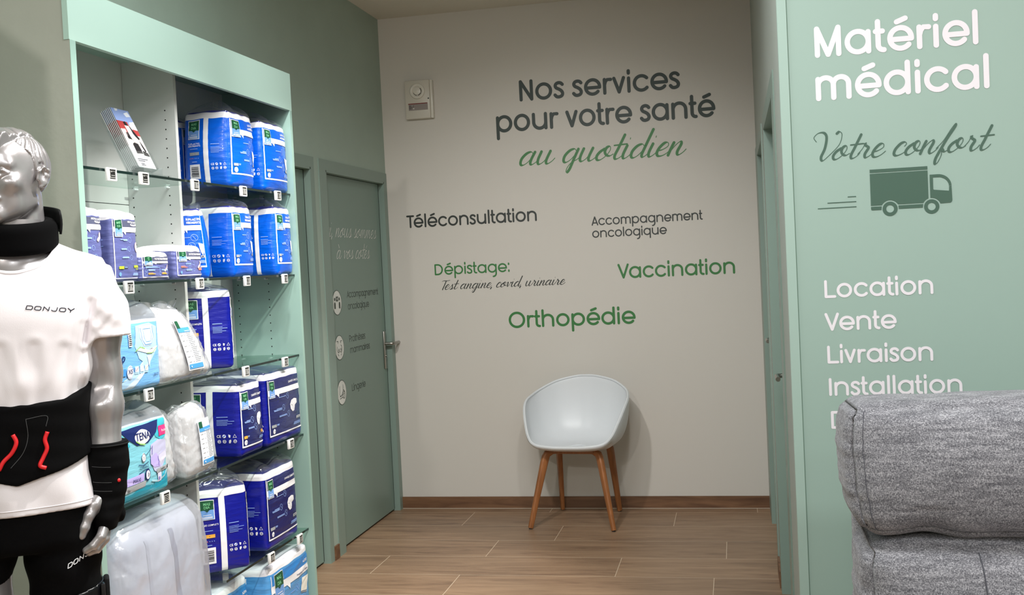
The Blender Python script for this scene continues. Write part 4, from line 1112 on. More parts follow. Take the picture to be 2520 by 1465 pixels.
class Pack:
    def __init__(s, w, d, h, r=.02, seed=1, bulge=(.008, .012, .01), taper=.0, wr=.0016, lean=(0, 0), sag=0.0, fold=12):
        s.w, s.d, s.h, s.r = w, d, h, r
        s.crk = 0.0; s.crf = 9.0; s.bu = bulge; s.tp = taper; s.wr = wr; s.lean = lean; s.sag = sag; s.fold = fold
        q = random.Random(seed); s.ph = [q.uniform(0, 6.28) for _ in range(24)]; s.q = q
        s.mb = MB()
    def D(s, P):
        hw, hd, hh = s.w / 2, s.d / 2, s.h / 2; half = (hw, hd, hh); r = s.r; ph = s.ph
        q = [P[i] * half[i] for i in range(3)]
        inn = [max(-(half[i] - r), min(half[i] - r, q[i])) for i in range(3)]
        n = [q[i] - inn[i] for i in range(3)]; L = math.sqrt(sum(a * a for a in n))
        p = [inn[i] + n[i] / L * r for i in range(3)] if L > 1e-9 else q
        x, y, z = P
        p[0] += math.copysign(1, x) * s.bu[0] * abs(x) * (1 - y * y) * (1 - z * z) * 1.0
        p[1] += math.copysign(1, y) * s.bu[1] * abs(y) * (1 - x * x) * (1 - z * z * z * z)
        if z > 0: p[2] += s.bu[2] * z * (1 - x * x) * (1 - y * y)
        t = (z + 1) / 2
        k = 1 - s.tp * t * t
        p[0] *= k; p[1] *= k
        f = s.fold
        wv = math.sin(z * f + 1.4 * math.sin(x * 3 + ph[0]) + 1.2 * math.sin(y * 4 + ph[1]) + ph[2])
        w2 = math.sin(z * f * 2.1 + 2.0 * math.sin(x * 5 + ph[3]) + 1.7 * math.sin(y * 6 + ph[4]) + ph[5])
        am = .55 * s.wr * ((1 - abs(wv)) ** 2 * 1.6 - .6 + .5 * w2 * (0.5 + .5 * math.sin(x * 2 + y * 3 + z * 4 + ph[6])))
        am += s.wr * .9 * math.sin(x * 2.3 + ph[7]) * math.sin(z * 2.7 + ph[8])
        if abs(y) > .5: p[1] += math.copysign(am, y)
        if abs(x) > .5: p[0] += math.copysign(am * .9, x)
        if z > .6: p[2] += s.sag * math.sin(x * 3 + ph[9]) * (1 - y * y) + .6 * s.wr * math.sin(x * 9 + y * 7 + ph[10])
        p[2] += hh
        if s.crk:
            rv = mnoise.ridged_multi_fractal(Vector((p[0] * s.crf + ph[11], p[1] * s.crf, p[2] * s.crf * .7 + ph[12])), .9, 2.1, 3, .9, 2.0)
            rv = s.crk * (min(rv, 2.2) - 1.1)
            if abs(y) > .5: p[1] += math.copysign(rv, y)
            if abs(x) > .5: p[0] += math.copysign(rv * .6, x)
            if z > .6: p[2] += rv * .4
        p[0] += s.lean[0] * p[2]; p[1] += s.lean[1] * p[2]
        return p
    @staticmethod
    def cube(face, u, v):
        a, b = 2 * u - 1, 2 * v - 1
        return {'f': (a, -1, b), 'b': (-a, 1, b), 'l': (-1, -a, b), 'r': (1, a, b), 't': (a, b, 1), 'd': (a, -b, -1)}[face]
    AX = {'f': (0, -1, 0), 'b': (0, 1, 0), 'l': (-1, 0, 0), 'r': (1, 0, 0), 't': (0, 0, 1), 'd': (0, 0, -1)}
    def S(s, face, u, v, off=0.0):
        p = s.D(s.cube(face, u, v)); n = s.AX[face]
        return (p[0] + n[0] * off, p[1] + n[1] * off, p[2] + n[2] * off)
    def body(s, m, mtop=None, band=None, mband=None, n=(22, 30)):
        for face in 'fblrtd':
            nu = n[0]; nv = n[1] if face not in 'td' else n[0]
            V = [s.S(face, i / nu, j / nv) for j in range(nv + 1) for i in range(nu + 1)]
            for j in range(nv):
                F = [(j * (nu + 1) + i, j * (nu + 1) + i + 1, (j + 1) * (nu + 1) + i + 1, (j + 1) * (nu + 1) + i) for i in range(nu)]
                mm = m
                if face == 't' and mtop: mm = mtop
                elif face not in 'td' and band is not None and (j + .5) / nv > band: mm = mband or mtop
                s._faces(V if j == 0 else None, F, mm)
    def _faces(s, V, F, m):
        if V is not None:
            s._k = len(s.mb.v); s.mb.v.extend([tuple(p) for p in V])
        i = s.mb.mi(m)
        for f in F: s.mb.f.append(tuple(a + s._k for a in f)); s.mb.m.append(i)
    # printed marks
    def rect(s, face, u0, v0, u1, v1, m, lay=1, n=None):
        W = s.w if face in 'fbtd' else s.d
        nu = max(1, int(abs(u1 - u0) * W / .008)); nv = max(1, int(abs(v1 - v0) * s.h / .006))
        off = .0005 + .0007 * lay
        V = [s.S(face, u0 + (u1 - u0) * i / nu, v0 + (v1 - v0) * j / nv, off) for j in range(nv + 1) for i in range(nu + 1)]
        s.mb.add(V, [(j * (nu + 1) + i, j * (nu + 1) + i + 1, (j + 1) * (nu + 1) + i + 1, (j + 1) * (nu + 1) + i) for j in range(nv) for i in range(nu)], m)
    def poly(s, face, pts, m, lay=1):
        """polygon drawn as a fan of small quads so that it follows the wrapper"""
        off = .0005 + .0007 * lay
        W = s.w if face in 'fbtd' else s.d
        R = []
        for a, b in zip(pts, list(pts[1:]) + [pts[0]]):
            n_ = max(1, int(math.hypot((b[0] - a[0]) * W, (b[1] - a[1]) * s.h) / .009))
            R += [(a[0] + (b[0] - a[0]) * k / n_, a[1] + (b[1] - a[1]) * k / n_) for k in range(n_)]
        pts = R
        cu = sum(p[0] for p in pts) / len(pts); cv = sum(p[1] for p in pts) / len(pts)
        K = max(3, int(max(max(p[0] for p in pts) - min(p[0] for p in pts), 0) * W / .02) + 3); V = []; F = []; n = len(pts)
        for k in range(K + 1):
            t = k / K
            for (u, v) in pts: V.append(s.S(face, cu + (u - cu) * t, cv + (v - cv) * t, off))
        for k in range(K):
            for i in range(n): F.append((k * n + i, k * n + (i + 1) % n, (k + 1) * n + (i + 1) % n, (k + 1) * n + i))
        s.mb.add(V, F, m)
    def line(s, face, pts, wd, m, lay=1):
        """stroke of width wd metres through (u,v) points"""
        W = s.w if face in 'fbtd' else s.d
        Q = []
        for a, b in zip(pts[:-1], pts[1:]):
            L = math.hypot((b[0] - a[0]) * W, (b[1] - a[1]) * s.h); n = max(1, int(L / .01))
            Q += [(a[0] + (b[0] - a[0]) * k / n, a[1] + (b[1] - a[1]) * k / n) for k in range(n)]
        Q.append(pts[-1])
        ribbons(s.mb, [[(u * W, v * s.h) for u, v in Q]], lambda d: wd, lambda x, y, o: s.S(face, x / W, y / s.h, o), m, .0005 + .0007 * lay)
    def ring(s, face, u, v, r, wd, m, lay=1):
        W = s.w if face in 'fbtd' else s.d
        s.line(face, [(u + r * math.cos(2 * PI * k / 24) / W, v + r * math.sin(2 * PI * k / 24) / s.h) for k in range(25)], wd, m, lay)
    def disc(s, face, u, v, r, m, lay=1, ry=None):
        W = s.w if face in 'fbtd' else s.d; ry = ry or r
        s.poly(face, [(u + r * math.cos(2 * PI * k / 22) / W, v + ry * math.sin(2 * PI * k / 22) / s.h) for k in range(22)], m, lay)
    def text(s, face, u, v, hgt, txt, m, lay=2, align='l', bold=.0, wmax=None, ital=0.0, rot=0.0):
        W = s.w if face in 'fbtd' else s.d
        V, F, wd = font_poly(txt, bold)
        k = hgt; kx = k if not wmax else min(k, wmax * W / wd)
        x0 = u * W - (wd * kx if align == 'r' else wd * kx / 2 if align == 'c' else 0)
        off = .0005 + .0007 * lay
        c, sn = math.cos(rot), math.sin(rot); cx, cy = u * W, v * s.h
        out = []
        for a, b in V:
            x, y = x0 + a * kx + ital * b * k, v * s.h + b * k
            if rot: x, y = cx + (x - cx) * c - (y - cy) * sn, cy + (x - cx) * sn + (y - cy) * c
            out.append(s.S(face, x / W, y / s.h, off))
        s.mb.add(out, F, m)
    def logo(s, face, u0, v0, u1, v1):
        """green square over a light blue field, white outline, white and green marks"""
        W = s.w if face in 'fbtd' else s.d
        e = .0024
        vm = v0 + (v1 - v0) * .47
        s.rect(face, u0 - e / W, v0 - e / s.h, u1 + e / W, v1 + e / s.h, K_WHT, 3)
        s.rect(face, u0, vm, u1, v1, K_GRN, 4); s.rect(face, u0, v0, u1, vm, K_LBL, 4)
        um = (u0 + u1) / 2; hu = (v1 - vm) * s.h
        lt = mat('print_mint', (120, 190, 140), .4)
        s.text(face, um, vm + (v1 - vm) * .55, hu * .36, 'MAS', lt, 5, 'c', .03, (u1 - u0) * .8)
        s.text(face, um, vm + (v1 - vm) * .14, hu * .36, 'DIA', lt, 5, 'c', .03, (u1 - u0) * .8)
        s.poly(face, [(um - .18 * (u1 - u0), vm), (um + .18 * (u1 - u0), vm), (um, vm - .1 * (v1 - v0))], K_GRN, 5)
        s.rect(face, u0 + .12 * (u1 - u0), v0 + .10 * (v1 - v0), u1 - .12 * (u1 - u0), v0 + .13 * (v1 - v0), K_WHT, 5)
        s.rect(face, u0 + .2 * (u1 - u0), v0 + .2 * (v1 - v0), u1 - .2 * (u1 - u0), v0 + .225 * (v1 - v0), K_WHT, 5)
        s.rect(face, u0 + .12 * (u1 - u0), v0 + .04 * (v1 - v0), u1 - .12 * (u1 - u0), v0 + .07 * (v1 - v0), K_WHT, 5)
    def tiny(s, face, u0, v, u1, n, m, gap=.022, seed=0, hgt=.0022, align='l'):
        q = random.Random(seed)
        for k in range(n):
            L = (u1 - u0) * q.uniform(.55, 1.0)
            a, b = (u0, u0 + L) if align == 'l' else (u1 - L, u1)
            s.rect(face, a, v - k * gap, b, v - k * gap + hgt / s.h, m, 2)
    def barcode(s, face, u0, v0, u1, v1, seed=0):
        s.rect(face, u0, v0, u1, v1, K_WHT, 2)
        q = random.Random(seed); v = v0 + (v1 - v0) * .14
        while v < v1 - (v1 - v0) * .16:
            t = q.choice((.006, .010, .016)) * (v1 - v0) * 3.2
            s.rect(face, u0 + (u1 - u0) * .16, v, u1 - (u1 - u0) * .14, min(v + t, v1 - (v1 - v0) * .1), K_BLK, 3)
            v += t + q.choice((.012, .02)) * (v1 - v0) * 2.4
    def icons(s, face, u0, v0, u1, rows=2):
        W = s.w if face in 'fbtd' else s.d; sz = (u1 - u0) * W / 4 * .33
        for r_ in range(rows):
            for c_ in range(4):
                u = u0 + (u1 - u0) * (c_ + .5) / 4; v = v0 - r_ * sz * 3.0 / s.h; k = (r_ * 4 + c_)
                if k == 0: s.text(face, u, v - sz * .7 / s.h, sz * 2.1, 'CE', K_WHT, 2, 'c', .02)
                elif k == 1: s.disc(face, u, v, sz, K_WHT, 1); s.line(face, [(u - sz * .5 / W, v - sz * .3 / s.h), (u + sz * .5 / W, v + sz * .4 / s.h)], sz * .45, B_BLUE, 3)
                elif k == 2:
                    s.poly(face, [(u - sz * .6 / W, v + sz / s.h), (u + sz * .7 / W, v + sz * .5 / s.h), (u + sz * .3 / W, v - sz / s.h), (u - sz * .5 / W, v - sz * .5 / s.h)], K_WHT, 1)
                elif k == 3: s.line(face, [(u, v + sz / s.h), (u + sz / W, v - sz * .8 / s.h), (u - sz / W, v - sz * .8 / s.h), (u, v + sz / s.h)], sz * .35, K_WHT, 1)
                elif k == 6: s.rect(face, u - sz * .5 / W, v - sz / s.h, u + sz * .5 / W, v + sz * .7 / s.h, K_WHT, 1); s.rect(face, u - sz * .1 / W, v - sz * .3 / s.h, u + sz * .8 / W, v + sz / s.h, K_WHT, 1)
                else: s.ring(face, u, v, sz * .85, sz * .3, K_WHT, 1); s.line(face, [(u - sz * .5 / W, v), (u + sz * .5 / W, v)], sz * .4, K_WHT, 2)

    def front(s, head, lines, base, headm, kind='slip', tagm=K_WHT, face='f', v0=.17, v1=.90):
        """white ruled frame, header, logo, circles with notes and the product picture"""
        W = s.w; fr = .0045
        s.line(face, [(.05, v0), (.05, v1)], fr, K_WHT, 1); s.line(face, [(.96, v0), (.96, v1)], fr * .8, K_WHT, 1)
        s.line(face, [(.05, v0), (.96, v0)], fr * 1.2, K_WHT, 1)
        hh = v1 - v0
        va = v1 - hh * .17; vb = va - hh * .10; lw = min(.27, .040 / W)
        s.rect(face, .06, va, .955, v1, headm, 1)
        s.rect(face, .04, vb, .965, va, K_WHT, 2)
        s.poly(face, [(.115 + lw, vb + .004), (.19 + lw, vb + .004), (.18 + lw, vb - hh * .06)], K_WHT, 2)
        for k, t in enumerate(lines): s.text(face, .93, va + hh * (.095 - .065 * k) if len(lines) > 1 else va + hh * .06, .0105 if len(lines) > 1 else .0105, t, K_WHT, 3, 'r', .02, .48)
        lw = min(.27, .040 / W); s.logo(face, .075, vb - hh * .035, .075 + lw, v1 - hh * .015)
        pos = [(.66, .58), (.55, .42), (.68, .27)] if kind != 'change' else [(.56, .66), (.42, .46), (.56, .32)]
        for k, (u, v) in enumerate(pos):
            v = v0 + hh * v
            s.ring(face, u, v, .0115, .0013, K_LGT, 1)
            s.line(face, [(u - .0045 / W, v + .006 / s.h), (u + .0045 / W, v - .006 / s.h)], .0016, K_LGT, 2)
            s.tiny(face, u - .0115 / W - .24, v, u - .0115 / W - .02, (1, 3, 2)[k], K_LGT, .012, k, align='r')
        pad = K_ROS
        if kind == 'slip': s.poly(face, [(.76, v0 + hh * .47), (.95, v0 + hh * .45), (.95, v0 + hh * .30), (.87, v0 + hh * .22), (.81, v0 + hh * .30)], K_WHT, 2)
        elif kind == 'change':
            s.poly(face, [(.62, v0 + hh * .48), (.66, v0 + hh * .55), (.76, v0 + hh * .57), (.84, v0 + hh * .55), (.85, v0 + hh * .47), (.78, v0 + hh * .44), (.75, v0 + hh * .34), (.69, v0 + hh * .33), (.63, v0 + hh * .39)], K_WHT, 2)
            s.line(face, [(.64, v0 + hh * .47), (.70, v0 + hh * .45), (.72, v0 + hh * .37)], .0016, K_GRY, 4)
        elif kind == 'pad': s.line(face, [(.88, v0 + hh * .64), (.87, v0 + hh * .54), (.80, v0 + hh * .46), (.74, v0 + hh * .46)], .014, K_ROS, 2)
        elif kind == 'sheet': s.poly(face, [(.72, v0 + hh * .52), (.95, v0 + hh * .56), (.90, v0 + hh * .30), (.66, v0 + hh * .36)], K_WHT, 2)
        s.rect(face, .09, v0 + hh * .145, .21, v0 + hh * .195, tagm, 2); s.tiny(face, .22, v0 + hh * .18, .30, 2, K_LGT, .012, 9)
        s.rect(face, .80, v0 + hh * .175, .955, v0 + hh * .225, tagm, 2); s.tiny(face, .83, v0 + hh * .193, .93, 1, K_NVY, .01, 3)
        s.disc(face, .15, v0 + hh * .075, .0095, K_WHT, 2); s.text(face, .15, v0 + hh * .063, .008, 'x14', K_NVY, 4, 'c')
        s.tiny(face, .68, v0 + hh * .11, .93, 3, K_LGT, .014, 5, align='r')
    def gusset(s, face, seamm=K_WHT, tagm=K_ORG, code=True, band=.9, lines=('CHANGES COMPLETS',), full=True):
        """narrow side: logo half, welded seam, icon half"""
        W = s.d
        s.rect(face, .475, .0, .585, band + .01, seamm, 1)
        s.logo(face, .14, band - .25, .38, band - .025)
        for k, t in enumerate(lines): s.text(face, .26, band - .33 - .028 * k, .0085, t, K_WHT, 2, 'c', .01, .38)
        s.tiny(face, .17, band - .39, .35, 1, K_LGT, .02, 2)
        s.rect(face, .15, band - .47, .38, band - .43, tagm, 2); s.tiny(face, .19, band - .455, .34, 1, K_NVY, .01, 4)
        for k in range(6): s.disc(face, .16 + .04 * k, band - .51, .0016, (K_COR if k < 3 else K_LGT), 2)
        s.tiny(face, .2, band - .56, .33, 1, K_LGT, .02, 6)
        if code: s.barcode(face, .14, .12, .38, .31, 3)
        s.tiny(face, .64, .56, .90, 1, K_LGT, .02, 7); s.tiny(face, .64, .52, .92, 5, K_LGT, .017, 8, hgt=.0014)
        s.icons(face, .62, .30, .95)
    def place(s, name, loc, rotz, label, group=None, film=None, tilt=(0, 0), cat='pack', wrap='wrapper'):
        root = empty(name, loc, 0, label, cat, group, rot=(math.radians(tilt[0]), math.radians(tilt[1]), math.radians(rotz)))
        o = s.mb.build(wrap, root, 180)
        if film: s.film(root, **film)
        return root
    def film(s, root, hgt=.04, m=None, peak=.5, spread=.85, seed=0, lean=.0):
        """loose clear film standing above the load and gathered towards a ridge"""
        q = random.Random(seed + 5); ph = [q.uniform(0, 6.28) for _ in range(8)]
        b = MB(); nu, nv = 88, 10; m = m or F_FILM
        def fn(u, v):
            t = u * 4; k = int(t) % 4; a = t - int(t)
            x, y = ((2 * a - 1, -1), (1, 2 * a - 1), (1 - 2 * a, 1), (-1, 1 - 2 * a))[k]
            vb = .985
            base = s.D((x * .985, y * .985, .97))
            x2 = x * (spread + .1 * math.sin(x * 5 + ph[0])); 
            yr = y * (1 - v) + (y * .10 + .14 * math.sin(x * 4.5 + ph[1]) + lean) * v
            top = s.D((max(-1, min(1, x * (1 - v) + x2 * v)), 0, 1))
            bx = base[0] * (1 - v) + (top[0]) * v
            by = base[1] * (1 - v) + (yr * s.d / 2 + s.lean[1] * s.h) * v
            hz = hgt * (.62 + .38 * math.sin((x - peak) * 2.6 + ph[2]) ** 2 + .18 * math.sin(x * 9 + ph[3]))
            z = base[2] + (max(top[2], base[2]) - base[2] + hz) * (v ** .8)
            c = .0035 * v * (1 - v * .4)
            return (bx + c * math.sin(u * 60 + ph[4]), by + c * math.sin(u * 47 + v * 5 + ph[5]), z + c * math.sin(u * 33 + v * 7 + ph[6]))
        b.grid(fn, nu, nv, m, closed_u=True)
        return b.build('film_top', root, 180)

def base_of(x0, x1, y0, y1): return (x0 + x1) / 2, (y0 + y1) / 2
GB, GN, GL, GW, GS = 'bright blue packs', 'navy blue packs', 'lilac packs', 'white packs of loose protections', 'light blue packs of mattress pads'
SLIP = ('SLIPS-ACTIFS', 'ABSORBANTS'); CHG = ('CHANGES COMPLETS',); PRO = ('PROTECTION', 'FEMININE')

def blue_pack(w, d, h, seed, **k):
    p = Pack(w, d, h, .016, seed, k.get('bulge', (.010, .010, .004)), k.get('taper', .03), k.get('wr', .0018) * .7, k.get('lean', (0, 0)), .004)
    p.body(B_BLUE, B_NAVY, .915, B_WHITE)
    p.front('s', SLIP, B_BLUE, B_BLUE, 'slip', K_GRY, 'f', .17, .885)
    p.gusset('l', K_WHT, K_GRY, True, .9, ('SLIPS-ACTIFS', 'ABSORBANTS'))
    return p
def navy_pack(w, d, h, seed, tagm=K_GRY, **k):
    p = Pack(w, d, h, .015, seed, k.get('bulge', (.008, .008, .004)), k.get('taper', .02), k.get('wr', .0018) * .7, k.get('lean', (0, 0)), .006)
    p.body(B_NAVY, B_DARK, .905, B_WHITE)
    p.rect('f', .03, .10, .97, .895, B_DARK, 0)
    p.front('c', CHG, B_DARK, B_DARK, 'change', tagm, 'f', .13, .885)
    p.gusset('l', K_WHT, K_ORG, True, .895, CHG)
    return p
T = [z + .0046 for z in ZS]
def put(p, name, x0, x1, y0, y1, z, label, group, rot=90, film=None, **k):
    return p.place(name, ((x0 + x1) / 2, (y0 + y1) / 2, z), rot, label, group, film, **k)

# top shelf, right bay
put(blue_pack(.17, .052, .255, 11, bulge=(.004, .004, .004)), 'hygiene_pack', -2.012, -1.960, 3.575, 3.745, T[0], 'bright blue pack tucked in the back corner behind the plump pack on the top shelf', GB, film=dict(hgt=.02, seed=1))
put(blue_pack(.195, .175, .272, 12, bulge=(.016, .02, .006), wr=.003, lean=(0, -.02)), 'hygiene_pack', -1.93, -1.755, 3.536, 3.727, T[0], 'plump bright blue pack with a white seam in front on the top shelf', GB, film=dict(hgt=.035, seed=2))
put(blue_pack(.225, .2, .268, 13, bulge=(.010, .016, .006), wr=.0026), 'hygiene_pack', -1.95, -1.745, 3.80, 4.02, T[0], 'bright blue pack at the right end of the top shelf under the fascia', GB, film=dict(hgt=.035, seed=3))
# second shelf, right bay
put(blue_pack(.100, .12, .24, 14, lean=(-.07, 0), taper=.05), 'hygiene_pack', -1.894, -1.782, 3.342, 3.454, T[1], 'bright blue pack turned face on and leaning beside the small lilac packs', GB, rot=26, film=dict(hgt=.018, seed=4))
put(blue_pack(.165, .205, .258, 15), 'hygiene_pack', -1.965, -1.76, 3.535, 3.70, T[1], 'bright blue pack in the middle of the second shelf between two other blue packs', GB, film=dict(hgt=.03, seed=5))
put(blue_pack(.150, .16, .268, 16), 'hygiene_pack', -1.905, -1.747, 3.876, 4.024, T[1], 'bright blue pack at the right end of the second shelf', GB, film=dict(hgt=.035, seed=6))

# second shelf, left bay: lilac packs
def lilac_pack(w, d, h, seed, kind='tall', tagm=K_LIM, **k):
    p = Pack(w, d, h, .014, seed, (.004, .006, .008), k.get('taper', .02), .0018, k.get('lean', (0, 0)), .004)
    tall = kind == 'tall'
    p.body(B_LIL, B_WHITE, .9 if tall else .84, B_WHITE)
    v1 = .885 if tall else .83; v0 = .05 if tall else .12; hh = v1 - v0
    p.line('f', [(.05, v0), (.05, v1)], .003, K_WHT, 1); p.line('f', [(.96, v0), (.96, v1)], .003, K_WHT, 1); p.line('f', [(.05, v0), (.96, v0)], .0032, K_WHT, 1)
    va = v1 - hh * (.12 if tall else .22); vb = va - hh * (.085 if tall else .1)
    p.rect('f', .07, va, .95, v1, B_GREY, 1); p.rect('f', .05, vb, .95, va, K_WHT, 2)
    p.poly('f', [(.38, vb + .003), (.48, vb + .003), (.46, vb - hh * .05)], K_WHT, 2)
    if tall:
        for q, t in enumerate(PRO): p.text('f', .93, va + hh * (.07 - .045 * q), .0078, t, K_WHT, 3, 'r', .015, .42)
    else: p.text('f', .93, va + hh * .07, .008, 'PROTECTION FEMININE', K_WHT, 3, 'r', .02, .56)
    p.logo('f', .10, vb - hh * .07, .32, v1)
    if tall:
        p.line('f', [(.84, .66), (.83, .61), (.76, .575)], .009, K_ROS, 2) if seed % 2 else p.disc('f', .88, .50, .008, K_ROS, 2, .015)
        for q, (u, v) in enumerate(((.62, .60), (.56, .47), (.64, .35))):
            p.ring('f', u, v, .007, .001, K_LGT, 1); p.tiny('f', .25, v, u - .1, 2, K_LGT, .012, q + seed, align='r')
        p.rect('f', .16, .185, .32, .225, tagm, 2); p.line('f', [(.33, .205), (.46, .205)], .006, B_GREY, 1); p.tiny('f', .34, .203, .45, 1, K_LGT, .01, 2)
        p.rect('f', .74, .20, .95, .235, tagm, 2); p.tiny('f', .80, .175, .95, 1, tagm, .01, 3); p.tiny('f', .80, .217, .92, 1, K_NVY, .01, 3)
        p.disc('f', .2, .11, .006, K_LBL, 2); p.tiny('f', .66, .115, .94, 3, K_LGT, .014, 5, align='r')
    else:
        p.line('f', [(.88, v0 + hh * .55), (.87, v0 + hh * .42), (.78, v0 + hh * .32)], .008, K_ROS, 2)
        for q, (u, v) in enumerate(((.60, .48), (.45, .35), (.62, .22)) if tagm is K_COR else ((.14, .34), (.14, .17), (.6, .34), (.6, .17))):
            vv = v0 + hh * v; p.ring('f', u, vv, .0052, .0009, K_LGT, 1); p.tiny('f', u + .06 if tagm is not K_COR else u - .3, vv + .01, u + .3 if tagm is not K_COR else u - .08, 2, tagm if q % 2 else K_LGT, .03, q)
        if tagm is K_COR: p.rect('f', .80, v0 + hh * .2, .95, v0 + hh * .32, K_COR, 2); p.disc('f', .16, v0 + hh * .12, .005, K_LBL, 2)
        else: p.tiny('f', .12, v0 + hh * .5, .7, 2, K_LGT, .03, 3)
    p.tiny('l', .2, .6, .8, 5, K_LGT, .03, seed); p.icons('l', .3, .25, .85) if not tall else p.rect('l', .1, .2, .25, .85, B_GREY, 1)
    return p
put(lilac_pack(.125, .12, .212, 21), 'hygiene_pack', -1.885, -1.765, 2.612, 2.737, T[1], 'tall lilac pack against the near end panel of the second shelf', GL, film=None)
put(lilac_pack(.132, .13, .205, 22), 'hygiene_pack', -1.885, -1.752, 2.768, 2.900, T[1], 'tall lilac pack with lime green tags on the second shelf', GL, film=None)
put(lilac_pack(.165, .12, .088, 23, 'low', K_ORG), 'hygiene_pack', -1.875, -1.752, 2.912, 3.075, T[1], 'low lilac pack just right of the tall lilac packs', GL)
put(lilac_pack(.172, .15, .108, 24, 'low', K_COR), 'hygiene_pack', -1.905, -1.752, 3.118, 3.288, T[1], 'low lilac pack with a coral tag near the divider', GL)

# third shelf: pale blue underwear pack, loose protections, navy pack
def pale_pack():
    p = Pack(.325, .14, .215, .016, 31, (.004, .012, .004), .0, .0010, (0, 0), .004, 14)
    p.body(B_PALE, F_MILK, .93, B_WHITE)
    W1 = mat('print_ice', (176, 214, 244), .4); W2 = mat('print_cloud', (214, 232, 248), .4); W3 = mat('print_mid_blue', (70, 148, 222), .4)
    p.poly('f', [(.02, .02), (.42, .02), (.62, .22), (.74, .42), (.70, .46), (.52, .30), (.30, .16), (.02, .12)], W1, 1)
    p.poly('f', [(.30, .03), (.46, .03), (.66, .24), (.72, .36), (.60, .25)], W2, 2)
    p.poly('f', [(.72, .32), (.90, .52), (.93, .86), (.80, .92), (.55, .90), (.50, .62), (.56, .44)], W1, 1)
    p.poly('f', [(.60, .88), (.84, .88), (.86, .70), (.80, .60), (.66, .60), (.60, .72)], W2, 2)
    p.line('f', [(.62, .86), (.63, .70), (.68, .62), (.80, .62), (.85, .72), (.84, .87)], .0016, W3, 3)
    p.line('f', [(.66, .84), (.67, .72), (.70, .66), (.79, .66), (.81, .74), (.80, .84), (.66, .84)], .0012, K_SKY, 3)
    p.poly('f', [(.52, .56), (.62, .60), (.72, .54), (.92, .58), (.86, .50), (.76, .48), (.70, .50)], K_WHT, 3)
    p.line('f', [(.50, .55), (.58, .60), (.66, .57)], .003, mat('print_leaf', (150, 200, 110), .4), 4); p.line('f', [(.70, .50), (.80, .49), (.90, .56)], .0024, mat('print_leaf', (150, 200, 110), .4), 4)
    p.poly('f', [(.70, .46), (.78, .46), (.74, .30)], W2, 3)
    p.rect('f', .40, .62, .45, .80, K_WHT, 4)
    for k in range(6): p.rect('f', .405, .64 + k * .025, .445, .652 + k * .025, K_BLK, 5)
    p.text('f', .31, .43, .035, 'p', K_NVY, 3, 'c', .01, None, .15)
    p.rect('f', .02, .235, .34, .33, W3, 3)
    p.disc('f', .40, .275, .0165, K_WHT, 4, .020); p.ring('f', .40, .275, .0165, .001, W3, 5); p.text('f', .40, .255, .0185, 'XS', K_NVY, 6, 'c', .01)
    for k, cc in enumerate((K_COR, K_LAV, K_ORG)):
        u = .475 + k * .085; p.rect('f', u, .235, u + .068, .345, W1, 3); p.rect('f', u + .006, .26, u + .062, .338, W2, 4); p.line('f', [(u + .015, .28), (u + .05, .32)], .002, cc, 5)
    p.text('f', .86, .155, .014, '30/70', K_NVY, 4, 'c', 0, None, .2)
    return p
put(pale_pack(), 'hygiene_pack', -1.90, -1.755, 2.675, 3.0, T[2], 'pale blue underwear pack with XS disc beside the figure, third shelf', None, film=dict(hgt=.045, seed=7, spread=.95, m=film_mat('smoky_film', (206, 214, 222), .30, .14, .9, 20)))

